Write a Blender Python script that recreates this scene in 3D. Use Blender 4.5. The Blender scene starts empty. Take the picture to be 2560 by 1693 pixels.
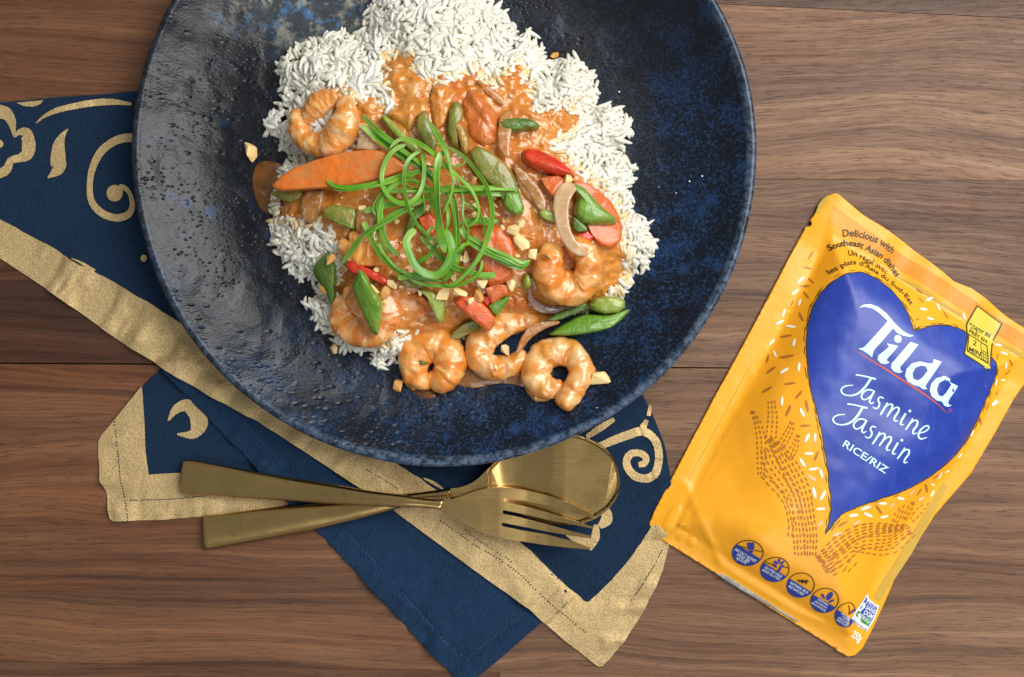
import bpy, bmesh, math, random
import numpy as np
from mathutils import Vector, Matrix

random.seed(7)
SC = bpy.context.scene
COL = SC.collection
# ------------------------------------------------------------------ camera, light, exposure
S = 0.0002                 # one photograph pixel on the table top is 0.2 mm
CX, CY = 1280.0, 846.5
H = 0.60                   # camera height above the table top
cam_d = bpy.data.cameras.new("camera")
cam_d.sensor_width = 36.0
cam_d.lens = 36.0 * H / (2560 * S)
cam_d.clip_start = 0.01
cam_d.clip_end = 20.0
cam = bpy.data.objects.new("camera", cam_d)
cam.location = (0, 0, H)
COL.objects.link(cam)
SC.camera = cam

W = bpy.data.worlds.new("World")
SC.world = W
W.use_nodes = True
W.node_tree.nodes["Background"].inputs[0].default_value = (0.90, 0.93, 0.96, 1)
W.node_tree.nodes["Background"].inputs[1].default_value = 0.22


def area(name, loc, target, sx, sy, power, color):
    d = bpy.data.lights.new(name, 'AREA')
    d.shape = 'RECTANGLE'
    d.size, d.size_y = sx, sy
    d.energy = power
    d.color = color
    o = bpy.data.objects.new(name, d)
    o.location = loc
    o.rotation_euler = (Vector(target) - Vector(loc)).to_track_quat('-Z', 'Y').to_euler()
    COL.objects.link(o)
    return o


# a tall window to the right of the table, a little towards its far side
area("window_light", (0.66, 0.42, 1.02), (-0.02, 0.0, 0.0), 0.95, 0.95, 22.0, (1.0, 0.985, 0.95))
# added fill from the near side, no known source; brightens food and metal
area("front_fill", (0.30, -0.95, 1.35), (0.0, 0.0, 0.0), 1.0, 0.7, 5.6, (0.95, 0.97, 1.0))

SC.view_settings.view_transform = 'Standard'
SC.view_settings.look = 'None'
SC.view_settings.exposure = 0.0
SC.view_settings.gamma = 1.0

# ------------------------------------------------------------------ tracing frames and 2-D helpers
FR = {'O': (0, 0, 1.07971), 'A': (650, 180, .21106), 'B': (1100, 180, .23217), 'C': (630, 440, .21106),
      'D': (1080, 440, .25316), 'E': (730, 680, .21106), 'F': (1100, 720, .23217), 'G': (780, 260, .30612),
      'K1': (600, 0, .46394), 'K2': (600, 500, .46394), 'N3': (0, 150, .44643), 'N4': (200, 900, .50562),
      'N5': (900, 950, .4738), 'P6': (1900, 450, .41457), 'P7': (1600, 1000, .44199), 'W8': (1500, 0, .44707),
      'w5': (1560, 1330, .26993), 'w6': (2140, 1100, .37804), 'w4': (1640, 640, .38251), 'w7': (1800, 1320, .20408),
      'w8': (2020, 720, .38268), 't3': (1450, 300, .38265), 't4': (900, 0, .25306), 't5': (1850, 950, .29966),
      't6': (2020, 540, .16578), 't7': (400, 1100, .25306), 't8': (1000, 1080, .24462), 'X': (0, 0, 1.0)}


def tr(fr, pts):
    x0, y0, k = FR[fr]
    return [(x0 + p[0] * k, y0 + p[1] * k) for p in pts]


def wid(fr, ws):
    return [w * FR[fr][2] for w in ws]


def kz(z):
    return S * (H - z) / H


def at(px, py, z=0.0):
    k = kz(z)
    return Vector(((px - CX) * k, -(py - CY) * k, z))


def sdist(X, Y, poly):
    """signed distance to a polygon, positive inside (arrays)"""
    X = np.asarray(X, float)
    Y = np.asarray(Y, float)
    best = np.full(X.shape, 1e18)
    ins = np.zeros(X.shape, bool)
    n = len(poly)
    for i in range(n):
        ax, ay = poly[i]
        bx, by = poly[(i + 1) % n]
        dx, dy = bx - ax, by - ay
        L = dx * dx + dy * dy + 1e-12
        t = np.clip(((X - ax) * dx + (Y - ay) * dy) / L, 0, 1)
        d = (X - ax - t * dx) ** 2 + (Y - ay - t * dy) ** 2
        best = np.minimum(best, d)
        c = ((ay > Y) != (by > Y))
        xs = ax + (Y - ay) * dx / (dy if abs(dy) > 1e-12 else 1e-12)
        ins ^= (c & (X < xs))
    return np.where(ins, 1, -1) * np.sqrt(best)


def _hash(ix, iy, seed):
    v = np.sin(ix * 127.1 + iy * 311.7 + seed * 74.7) * 43758.5453
    return v - np.floor(v)


def vnoise(X, Y, seed=0):
    ix, iy = np.floor(X), np.floor(Y)
    fx, fy = X - ix, Y - iy
    fx, fy = fx * fx * (3 - 2 * fx), fy * fy * (3 - 2 * fy)
    a, b = _hash(ix, iy, seed), _hash(ix + 1, iy, seed)
    c, d = _hash(ix, iy + 1, seed), _hash(ix + 1, iy + 1, seed)
    return (a + (b - a) * fx) * (1 - fy) + (c + (d - c) * fx) * fy


def fbm(X, Y, scale, seed=0, octv=3):
    X = np.asarray(X, float) / scale
    Y = np.asarray(Y, float) / scale
    s, a, t = 0, 1.0, 0
    for o in range(octv):
        s = s + a * vnoise(X, Y, seed + o * 13)
        t += a
        a *= .5
        X, Y = X * 2.03, Y * 2.03
    return s / t * 2 - 1


def smooth(e0, e1, v):
    t = np.clip((v - e0) / (e1 - e0), 0, 1)
    return t * t * (3 - 2 * t)


def crom(pts, n, closed=False):
    """resample a polyline of tuples as a Catmull-Rom curve, n points evenly by parameter"""
    P = [np.array(p, float) for p in pts]
    m = len(P)
    out = []
    segs = m if closed else m - 1
    for i in range(n):
        u = i / n * segs if closed else i / (n - 1) * segs
        k = min(int(u), segs - 1)
        t = u - k
        if closed:
            p0, p1, p2, p3 = P[(k - 1) % m], P[k % m], P[(k + 1) % m], P[(k + 2) % m]
        else:
            p0, p1, p2, p3 = P[max(k - 1, 0)], P[k], P[k + 1], P[min(k + 2, m - 1)]
        out.append(.5 * (2 * p1 + (p2 - p0) * t + (2 * p0 - 5 * p1 + 4 * p2 - p3) * t * t + (3 * p1 - p0 - 3 * p2 + p3) * t ** 3))
    return np.array(out)


def even(pts, n):
    """resample a polyline evenly by length"""
    P = np.array(pts, float)
    d = np.r_[0, np.cumsum(np.linalg.norm(np.diff(P[:, :2], axis=0), axis=1))]
    s = np.linspace(0, d[-1], n)
    return np.stack([np.interp(s, d, P[:, j]) for j in range(P.shape[1])], 1)


# ------------------------------------------------------------------ objects
def wloc(o):
    v = Vector((0, 0, 0))
    while o is not None:
        v += o.location
        o = o.parent
    return v


def tag(o, label=None, cat=None, group=None, kind=None):
    if label: o["label"] = label
    if cat: o["category"] = cat
    if group: o["group"] = group
    if kind: o["kind"] = kind
    return o


def empty(name, loc):
    o = bpy.data.objects.new(name, None)
    o.empty_display_size = .01
    o.location = loc
    COL.objects.link(o)
    return o


def put(name, me, mat, parent=None, smooth=True, origin=None):
    """link a mesh whose vertices are in world space"""
    o = bpy.data.objects.new(name, me)
    if parent is not None:
        off = wloc(parent)
        o.parent = parent
    else:
        if origin is None:
            n = len(me.vertices)
            co = np.empty(n * 3)
            me.vertices.foreach_get('co', co)
            co = co.reshape(-1, 3)
            origin = ((co[:, 0].min() + co[:, 0].max()) / 2, (co[:, 1].min() + co[:, 1].max()) / 2, co[:, 2].min())
        off = Vector(origin)
        o.location = off
    me.transform(Matrix.Translation(-off))
    if mat is not None:
        me.materials.append(mat)
    if smooth:
        me.polygons.foreach_set('use_smooth', [True] * len(me.polygons))
    me.update()
    COL.objects.link(o)
    return o


def pydata(name, verts, faces):
    me = bpy.data.meshes.new(name)
    me.from_pydata([tuple(v) for v in verts], [], faces)
    me.update()
    return me


def join_data(parts):
    V, F = [], []
    for v, f in parts:
        b = len(V)
        V.extend([tuple(p) for p in v])
        F.extend([tuple(i + b for i in q) for q in f])
    return V, F


def fill_mesh(loops, cell):
    """triangulated, grid-cut fill of px loops (first loop outer, others may be holes or separate)"""
    bm = bmesh.new()
    edges = []
    for lp in loops:
        vs = [bm.verts.new((p[0], p[1], 0)) for p in lp]
        for i in range(len(vs)):
            edges.append(bm.edges.new((vs[i], vs[(i + 1) % len(vs)])))
    bmesh.ops.triangle_fill(bm, use_beauty=True, use_dissolve=False, edges=edges)
    if cell:
        xs = [v.co.x for v in bm.verts]
        ys = [v.co.y for v in bm.verts]
        x0, x1, y0, y1 = min(xs), max(xs), min(ys), max(ys)
        rem = list(bm.faces)
        k = math.floor(x0 / cell) + 1
        while k * cell < x1:
            c = k * cell + .0137
            geom = set()
            for f in rem:
                geom.add(f)
                geom.update(f.edges)
                geom.update(f.verts)
            r = bmesh.ops.bisect_plane(bm, geom=list(geom), dist=1e-5, plane_co=(c, 0, 0), plane_no=(1, 0, 0))
            rem = [g for g in r['geom'] if isinstance(g, bmesh.types.BMFace) and max(v.co.x for v in g.verts) > c + 1e-4]
            k += 1
        rem = list(bm.faces)
        k = math.floor(y0 / cell) + 1
        while k * cell < y1:
            c = k * cell + .0137
            geom = set()
            for f in rem:
                geom.add(f)
                geom.update(f.edges)
                geom.update(f.verts)
            r = bmesh.ops.bisect_plane(bm, geom=list(geom), dist=1e-5, plane_co=(0, c, 0), plane_no=(0, 1, 0))
            rem = [g for g in r['geom'] if isinstance(g, bmesh.types.BMFace) and max(v.co.y for v in g.verts) > c + 1e-4]
            k += 1
    bmesh.ops.remove_doubles(bm, verts=bm.verts, dist=1e-3)
    return bm


def finish_sheet(name, bm, hfun, off, z0, mat, parent, skirt=0.0, smooth=True):
    n = len(bm.verts)
    bm.verts.ensure_lookup_table()
    X = np.array([v.co.x for v in bm.verts])
    Y = np.array([v.co.y for v in bm.verts])
    Z = hfun(X, Y) + off
    k = kz(z0)
    for i, v in enumerate(bm.verts):
        v.co = ((X[i] - CX) * k, -(Y[i] - CY) * k, Z[i])
    bm.normal_update()
    bad = [f for f in bm.faces if f.normal.z < 0]
    if bad:
        bmesh.ops.reverse_faces(bm, faces=bad)
    if skirt:
        be = [e for e in bm.edges if len(e.link_faces) == 1]
        r = bmesh.ops.extrude_edge_only(bm, edges=be)
        for g in r['geom']:
            if isinstance(g, bmesh.types.BMVert):
                g.co.z = g.co.z - skirt if skirt > 0 else -skirt
    me = bpy.data.meshes.new(name)
    bm.to_mesh(me)
    bm.free()
    return put(name, me, mat, parent, smooth)


def sheet(name, loops, hfun, off, mat, parent=None, cell=10, z0=0.0, skirt=0.0, smooth=True):
    return finish_sheet(name, fill_mesh(loops, cell), hfun, off, z0, mat, parent, skirt, smooth)


def stroke(pts, ws, n=None, jitter=0.0):
    """outline polygon of a brush stroke with varying width (px)"""
    q = [tuple(p) + (w,) for p, w in zip(pts, ws)]
    n = n or max(8, len(pts) * 5)
    c = crom(q, n)
    t = np.gradient(c[:, :2], axis=0)
    t /= np.linalg.norm(t, axis=1)[:, None] + 1e-9
    nr = np.stack([-t[:, 1], t[:, 0]], 1)
    w = np.maximum(c[:, 2], .4)[:, None] / 2
    j1 = 1 + jitter * (np.random.RandomState(int(abs(pts[0][0])) % 97).rand(n, 1) - .5)
    j2 = 1 + jitter * (np.random.RandomState(int(abs(pts[0][1])) % 89).rand(n, 1) - .5)
    L = c[:, :2] + nr * w * j1
    R = c[:, :2] - nr * w * j2
    return [tuple(p) for p in L] + [tuple(p) for p in R[::-1]]


def ellipse(cx, cy, rx, ry, ang=0.0, n=16):
    ca, sa = math.cos(ang), math.sin(ang)
    return [(cx + rx * math.cos(t) * ca - ry * math.sin(t) * sa, cy + rx * math.cos(t) * sa + ry * math.sin(t) * ca)
            for t in [2 * math.pi * i / n for i in range(n)]]


def multi(name, polys, hfun, off, mat, parent, cell=14, z0=0.0):
    """many separate flat pieces of print, each filled on its own, as one mesh"""
    bm = bmesh.new()
    for p in polys:
        loops = p if isinstance(p[0][0], (tuple, list)) else [p]
        b = fill_mesh(loops, cell)
        tmp = bpy.data.meshes.new("t")
        b.to_mesh(tmp)
        b.free()
        bm.from_mesh(tmp)
        bpy.data.meshes.remove(tmp)
    return finish_sheet(name, bm, hfun, off, z0, mat, parent)
# ------------------------------------------------------------------ materials
class NT:
    def __init__(self, name):
        self.m = bpy.data.materials.new(name)
        self.m.use_nodes = True
        self.t = self.m.node_tree
        self.b = self.t.nodes["Principled BSDF"]

    def n(self, typ, **kw):
        nd = self.t.nodes.new(typ)
        for k, v in kw.items():
            setattr(nd, k, v)
        return nd

    def link(self, a, b):
        self.t.links.new(a, b)

    def setin(self, sock, v):
        if isinstance(v, bpy.types.NodeSocket):
            self.link(v, sock)
        else:
            sock.default_value = v

    def pos(self):
        return self.n('ShaderNodeNewGeometry').outputs['Position']

    def obj(self):
        return self.n('ShaderNodeTexCoord').outputs['Object']

    def mapping(self, vec, scale=(1, 1, 1), loc=(0, 0, 0), rot=(0, 0, 0)):
        nd = self.n('ShaderNodeMapping')
        self.link(vec, nd.inputs['Vector'])
        nd.inputs['Scale'].default_value = scale
        self.setin(nd.inputs['Location'], loc)
        nd.inputs['Rotation'].default_value = rot
        return nd.outputs[0]

    def noise(self, vec, scale, detail=3, rough=.55, dist=0.0):
        nd = self.n('ShaderNodeTexNoise')
        self.link(vec, nd.inputs['Vector'])
        nd.inputs['Scale'].default_value = scale
        nd.inputs['Detail'].default_value = detail
        nd.inputs['Roughness'].default_value = rough
        nd.inputs['Distortion'].default_value = dist
        return nd.outputs['Fac']

    def voro(self, vec, scale, feature='F1', out='Distance', rnd=1.0):
        nd = self.n('ShaderNodeTexVoronoi', feature=feature)
        self.link(vec, nd.inputs['Vector'])
        nd.inputs['Scale'].default_value = scale
        nd.inputs['Randomness'].default_value = rnd
        return nd.outputs[out]

    def ramp(self, fac, stops, interp='LINEAR'):
        nd = self.n('ShaderNodeValToRGB')
        self.link(fac, nd.inputs[0])
        cr = nd.color_ramp
        cr.interpolation = interp
        while len(cr.elements) < len(stops):
            cr.elements.new(.5)
        for e, (p, c) in zip(cr.elements, stops):
            e.position = p
            e.color = (c, c, c, 1) if isinstance(c, (int, float)) else (c[0], c[1], c[2], 1)
        return nd.outputs[0]

    def mix(self, fac, a, b, blend='MIX'):
        nd = self.n('ShaderNodeMix', data_type='RGBA', blend_type=blend)
        self.setin(nd.inputs[0], fac)
        for s, v in ((nd.inputs[6], a), (nd.inputs[7], b)):
            if isinstance(v, tuple) and len(v) == 3:
                v = v + (1,)
            self.setin(s, v)
        return nd.outputs[2]

    def math(self, op, a, b=0.0, clamp=False):
        nd = self.n('ShaderNodeMath', operation=op, use_clamp=clamp)
        self.setin(nd.inputs[0], a)
        self.setin(nd.inputs[1], b)
        return nd.outputs[0]

    def sep(self, v):
        nd = self.n('ShaderNodeSeparateXYZ')
        self.link(v, nd.inputs[0])
        return nd.outputs

    def comb(self, x, y, z=0.0):
        nd = self.n('ShaderNodeCombineXYZ')
        for s, v in zip(nd.inputs, (x, y, z)):
            self.setin(s, v)
        return nd.outputs[0]

    def bump(self, h, strength, dist, prev=None):
        nd = self.n('ShaderNodeBump')
        nd.inputs['Strength'].default_value = strength
        nd.inputs['Distance'].default_value = dist
        self.link(h, nd.inputs['Height'])
        if prev is not None:
            self.link(prev, nd.inputs['Normal'])
        self.link(nd.outputs[0], self.b.inputs['Normal'])
        return nd.outputs[0]

    def set(self, **kw):
        names = dict(color='Base Color', rough='Roughness', metal='Metallic', spec='Specular IOR Level', coat='Coat Weight',
                     coatr='Coat Roughness', sss='Subsurface Weight', sssr='Subsurface Radius', ssss='Subsurface Scale',
                     trans='Transmission Weight', ior='IOR', aniso='Anisotropic', sheen='Sheen Weight', alpha='Alpha')
        for k, v in kw.items():
            if isinstance(v, tuple) and k == 'color' and len(v) == 3:
                v = v + (1,)
            self.setin(self.b.inputs[names[k]], v)
        return self


def rgb(r, g, b):
    f = lambda c: (c / 255 / 12.92) if c / 255 <= .04045 else ((c / 255 + .055) / 1.055) ** 2.4
    return (f(r), f(g), f(b))


def m_wood():
    N = NT("walnut")
    oi = N.n('ShaderNodeObjectInfo')
    rnd = oi.outputs['Random']
    p = N.sep(N.pos())
    x = N.math('ADD', p[0], N.math('MULTIPLY', rnd, 7.3))
    y = N.math('ADD', p[1], N.math('MULTIPLY', rnd, 3.1))
    v0 = N.comb(x, y, 0.0)
    w1 = N.noise(N.mapping(v0, (3.0, 8, 1)), 1.0, 2, .5)
    w2 = N.noise(N.mapping(v0, (16, 42, 1)), 1.0, 3, .55)
    yw = N.math('ADD', y, N.math('MULTIPLY', N.math('SUBTRACT', w1, .5), .055))
    yw = N.math('ADD', yw, N.math('MULTIPLY', N.math('SUBTRACT', w2, .5), .0045))
    vw = N.comb(x, yw, 0.0)
    g1 = N.noise(N.mapping(vw, (2.2, 170, 1)), 1.0, 6, .70)
    g2 = N.noise(N.mapping(vw, (22, 640, 1)), 1.0, 4, .65)
    g3 = N.noise(N.mapping(vw, (1.4, 42, 1)), 1.0, 3, .55)
    po = N.noise(N.mapping(vw, (85, 1500, 1)), 1.0, 3, .6)
    big = N.noise(N.mapping(v0, (3.5, 12, 1)), 1.0, 4, .6)
    s = N.math('ADD', N.math('MULTIPLY', g1, .46), N.math('MULTIPLY', g2, .24))
    s = N.math('ADD', s, N.math('MULTIPLY', g3, .30))
    col = N.ramp(s, [(.30, rgb(44, 30, 23)), (.40, rgb(80, 58, 44)), (.49, rgb(110, 84, 64)), (.58, rgb(132, 104, 80)), (.70, rgb(160, 130, 102))])
    col = N.mix(N.ramp(big, [(.40, 0.0), (.66, .85)]), col, N.mix(1.0, col, (.74, .60, .52, 1), 'MULTIPLY'))
    warm = N.noise(N.mapping(vw, (1.1, 26, 1), (3, 5, 0)), 1.0, 2, .5)
    col = N.mix(N.ramp(warm, [(.50, 0.0), (.68, .6)]), col, N.mix(1.0, col, (1.12, .92, .74, 1), 'MULTIPLY'))
    pores = N.ramp(po, [(.57, 0.0), (.64, 1.0)])
    col = N.mix(N.math('MULTIPLY', pores, .62), col, (.034, .020, .013))
    kn = N.voro(N.mapping(v0, (6, 9, 1)), 1.0)
    knot = N.ramp(kn, [(.0, 1.0), (.045, .55), (.10, 0.0)])
    col = N.mix(N.math('MULTIPLY', knot, .8), col, (.022, .013, .010))
    col = N.mix(1.0, col, oi.outputs['Color'], 'MULTIPLY')
    N.set(color=col, rough=N.ramp(g2, [(.3, .60), (.7, .44)]), spec=.35)
    N.bump(N.math('SUBTRACT', g2, N.math('MULTIPLY', pores, .6)), .28, .0006)
    return N.m


def m_plate():
    N = NT("reactive_glaze")
    o = N.obj()
    p = N.sep(o)
    X, Y = p[0], p[1]
    lowf = N.noise(o, 14, 4, .6)
    mid = N.noise(o, 55, 4, .65)
    fine = N.noise(o, 620, 3, .7)
    finer = N.noise(o, 1500, 2, .6)
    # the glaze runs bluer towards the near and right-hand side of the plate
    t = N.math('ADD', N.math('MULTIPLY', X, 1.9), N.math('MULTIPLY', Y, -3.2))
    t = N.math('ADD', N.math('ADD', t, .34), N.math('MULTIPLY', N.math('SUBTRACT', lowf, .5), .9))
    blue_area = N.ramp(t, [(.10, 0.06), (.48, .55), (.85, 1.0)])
    spk = N.ramp(N.math('ADD', N.math('MULTIPLY', fine, .5), N.math('MULTIPLY', mid, .5)), [(.49, 0.0), (.57, 1.0)])
    spk2 = N.ramp(N.math('ADD', N.math('MULTIPLY', finer, .6), N.math('MULTIPLY', fine, .4)), [(.54, 0.0), (.62, 1.0)])
    dark = N.mix(mid, (.0060, .0068, .0090), (.0110, .0115, .0140))
    dblue = N.mix(N.math('MULTIPLY', blue_area, .55), dark, (.0035, .0070, .0165))
    col = N.mix(N.math('MULTIPLY', N.math('MULTIPLY', spk, blue_area), .58), dblue, (.010, .042, .125))
    col = N.mix(N.math('MULTIPLY', N.math('MULTIPLY', spk2, blue_area), .42), col, (.06, .13, .25))
    # pale cream and sky-blue flecks at the far side
    d2 = N.math('ADD', N.math('POWER', N.math('DIVIDE', N.math('ADD', X, .045), .085), 2), N.math('POWER', N.math('DIVIDE', N.math('SUBTRACT', Y, .082), .040), 2))
    far = N.ramp(N.math('ADD', d2, N.math('MULTIPLY', N.math('SUBTRACT', lowf, .5), 1.6)), [(.35, 1.0), (1.0, 0.0)])
    fl = N.ramp(N.noise(o, 130, 4, .7), [(.50, 0.0), (.64, 1.0)])
    fl2 = N.ramp(N.noise(N.mapping(o, loc=(3, 1, 0)), 90, 3, .7), [(.54, 0.0), (.64, 1.0)])
    col = N.mix(N.math('MULTIPLY', far, .30), col, (.13, .15, .17))
    col = N.mix(N.math('MULTIPLY', N.math('MULTIPLY', fl, far), .62), col, (.38, .38, .30))
    col = N.mix(N.math('MULTIPLY', N.math('MULTIPLY', fl2, far), .75), col, (.06, .17, .34))
    # blue drops set in the dark glaze, and black crawled spots
    vd = N.voro(o, 62)
    drops = N.math('MULTIPLY', N.ramp(vd, [(.12, 1.0), (.26, 0.0)]), N.ramp(N.noise(o, 21, 2), [(.52, 0.0), (.62, 1.0)]))
    col = N.mix(N.math('MULTIPLY', drops, .6), col, (.02, .055, .15))
    crawl = N.ramp(N.noise(N.mapping(o, loc=(5, 2, 0)), 38, 5, .72), [(.56, 0.0), (.66, 1.0)])
    col = N.mix(N.math('MULTIPLY', crawl, .8), col, (.006, .006, .008))
    # rim: paler worn blue, plus a highlight painted into the colour towards the right
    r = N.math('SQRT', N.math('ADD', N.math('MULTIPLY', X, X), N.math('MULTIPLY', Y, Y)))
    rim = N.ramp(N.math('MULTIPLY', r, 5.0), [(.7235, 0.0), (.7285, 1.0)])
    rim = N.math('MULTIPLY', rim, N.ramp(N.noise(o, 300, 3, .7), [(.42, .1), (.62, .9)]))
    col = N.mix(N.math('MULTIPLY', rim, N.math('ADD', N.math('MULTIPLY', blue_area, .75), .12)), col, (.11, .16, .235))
    # relief: pitted and crawled on the left and far side, nearly smooth on the right
    tex = N.math('ADD', N.math('MULTIPLY', X, -4.2), N.math('ADD', .42, N.math('MULTIPLY', N.math('SUBTRACT', lowf, .5), .8)))
    tex = N.ramp(tex, [(.10, .22), (.80, 1.0)])
    st = N.mapping(o, (1, 1.5, 1), rot=(0, 0, .25))
    pit = N.ramp(N.voro(st, 330), [(.0, 0.0), (.34, 1.0)])
    wr = N.noise(st, 620, 4, .66)
    wr2 = N.noise(st, 260, 3, .6, .6)
    pitmask = N.ramp(N.noise(o, 40, 2), [(.45, 0.0), (.58, 1.0)])
    h = N.math('ADD', N.math('MULTIPLY', wr, .60), N.math('MULTIPLY', wr2, .14))
    pit2 = N.ramp(N.voro(N.mapping(o, (1, 1.7, 1), (4, 2, 0), (0, 0, .3)), 150), [(.05, 0.0), (.30, 1.0)])
    h = N.math('ADD', h, N.math('MULTIPLY', N.math('MULTIPLY', pit, pitmask), 1.1))
    h = N.math('ADD', h, N.math('MULTIPLY', N.math('MULTIPLY', pit2, N.ramp(N.noise(N.mapping(o, loc=(7, 3, 0)), 30, 2), [(.46, 0.0), (.56, 1.0)])), 1.3))
    h = N.math('MULTIPLY', h, tex)
    h = N.math('ADD', h, N.math('MULTIPLY', finer, .10))
    N.set(color=col, rough=N.ramp(wr, [(.35, .15), (.65, .30)]), spec=.30)
    N.bump(h, .75, .00040)
    return N.m


def m_cloth(name, base, weave=.5):
    N = NT(name)
    p = N.pos()
    big = N.noise(p, 25, 4, .6)
    fib = N.noise(N.mapping(p, (1, 1, 1), rot=(0, 0, .8)), 900, 3, .7)
    sl = N.noise(N.mapping(p, (1700, 260, 1), rot=(0, 0, .75)), 1.0, 1)
    sl2 = N.noise(N.mapping(p, (1700, 260, 1), rot=(0, 0, .75 + math.pi / 2)), 1.0, 1)
    w = N.math('ADD', sl, sl2)
    c = N.mix(N.ramp(big, [(.3, 0.0), (.7, 1.0)]), tuple(v * .82 for v in base), tuple(min(1, v * 1.2) for v in base))
    c = N.mix(N.ramp(fib, [(.45, 0.0), (.75, .5)]), c, tuple(min(1, v * 2.2 + .012) for v in base))
    lint = N.ramp(N.voro(p, 75), [(.0, 1.0), (.022, 0.0)])
    c = N.mix(N.math('MULTIPLY', lint, N.ramp(big, [(.55, 0.0), (.6, .8)])), c, (.45, .45, .45))
    N.set(color=c, rough=.92, spec=.10, sheen=.06)
    b1 = N.bump(w, weave, .0006)
    N.bump(N.noise(p, 120, 4, .6), .55, .0016, b1)
    c = N.mix(N.ramp(w, [(.8, 0.0), (1.2, .45)]), c, tuple(min(1, v * 1.9) for v in base))
    N.set(color=c)
    return N.m


def m_goldpaint():
    N = NT("gold_fabric_print")
    p = N.pos()
    sp = N.noise(p, 1300, 2, .7)
    sp2 = N.noise(p, 420, 3, .7)
    big = N.noise(p, 40, 3, .6)
    c = N.mix(N.ramp(sp, [(.3, 0.0), (.7, 1.0)]), (.40, .275, .110), (.78, .575, .285))
    c = N.mix(N.ramp(big, [(.35, .35), (.65, 0.0)]), c, (.24, .165, .075))
    wear = N.ramp(N.noise(p, 700, 4, .8), [(.66, 0.0), (.74, .7)])
    c = N.mix(wear, c, (.03, .03, .04))
    N.set(color=c, metal=.34, rough=N.ramp(sp2, [(.3, .46), (.7, .62)]), spec=.4)
    b1 = N.bump(sp, .6, .0005)
    N.bump(sp2, .40, .0010, b1)
    return N.m


def m_brass():
    N = NT("brushed_brass")
    o = N.obj()
    br = N.noise(N.mapping(o, (25, 2200, 0)), 1.0, 3, .6)
    sm = N.noise(o, 45, 4, .6)
    pat = N.noise(o, 220, 3, .6)
    c = N.mix(sm, (.60, .395, .145), (.76, .52, .205))
    c = N.mix(N.ramp(pat, [(.58, 0.0), (.75, .35)]), c, (.30, .20, .085))
    N.set(color=c, metal=1.0, rough=N.ramp(N.math('ADD', N.math('MULTIPLY', br, .5), N.math('MULTIPLY', sm, .5)), [(.3, .16), (.7, .28)]))
    N.bump(br, .05, .0002)
    return N.m


def m_flat(name, c, rough=.4, coat=0.0, var=.12, metal=0.0, spec=.4):
    N = NT(name)
    n = N.noise(N.pos(), 90, 3, .6)
    N.set(color=N.mix(n, tuple(v * (1 - var) for v in c), tuple(min(1, v * (1 + var)) for v in c)), rough=rough, coat=coat, metal=metal, spec=spec)
    return N.m


def m_film(name, c, rough=.30):
    N = NT(name)
    p = N.pos()
    n = N.noise(p, 28, 4, .6)
    N.set(color=N.mix(n, tuple(v * .93 for v in c), tuple(min(1, v * 1.05) for v in c)), rough=rough, spec=.36, coat=.05, coatr=.35)
    cr = N.noise(p, 130, 4, .65, .5)
    cr2 = N.noise(p, 45, 3, .5, .3)
    b = N.bump(cr, .16, .0010)
    N.bump(cr2, .15, .0020, b)
    return N.m


def m_heart():
    N = NT("blue_heart_print")
    p = N.pos()
    n = N.noise(p, 60, 5, .7)
    n2 = N.noise(N.mapping(p, (3, 1, 1), rot=(0, 0, .6)), 40, 4, .7)
    c = N.mix(N.ramp(n, [(.35, 0.0), (.75, 1.0)]), rgb(34, 56, 150), rgb(46, 74, 172))
    c = N.mix(N.ramp(n2, [(.55, 0.0), (.75, .22)]), c, rgb(92, 122, 212))
    N.set(color=c, rough=.36, spec=.4, coat=.1, coatr=.35)
    N.bump(N.noise(p, 130, 4, .65, .5), .10, .0010)
    return N.m


def m_rice():
    N = NT("cooked_rice")
    p = N.pos()
    n = N.noise(p, 55, 4, .6)
    n2 = N.noise(p, 700, 2, .5)
    c = N.mix(N.ramp(n, [(.35, 0.0), (.7, 1.0)]), (.91, .90, .80), (.89, .85, .69))
    c = N.mix(N.ramp(N.noise(p, 260, 2, .5), [(.42, 0.0), (.66, .35)]), c, (.78, .76, .66))
    c = N.mix(N.ramp(n2, [(.5, 0.0), (.7, .5)]), c, (.94, .94, .90))
    N.set(color=c, rough=.36, spec=.4, coat=.25, coatr=.2)
    tl = N.n('ShaderNodeBsdfTranslucent')
    tl.inputs[0].default_value = (.97, .96, .88, 1)
    mx = N.n('ShaderNodeMixShader')
    mx.inputs[0].default_value = .16
    N.link(N.b.outputs[0], mx.inputs[1])
    N.link(tl.outputs[0], mx.inputs[2])
    N.link(mx.outputs[0], N.t.nodes['Material Output'].inputs['Surface'])
    return N.m


def m_rice_stained():
    N = NT("sauce_stained_rice")
    n = N.noise(N.pos(), 160, 3, .6)
    N.set(color=N.mix(N.ramp(n, [(.35, 0.0), (.65, 1.0)]), (.84, .72, .48), (.78, .52, .22)), rough=.28, coat=.3, coatr=.15, sss=.3, ssss=.0015)
    return N.m


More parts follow.
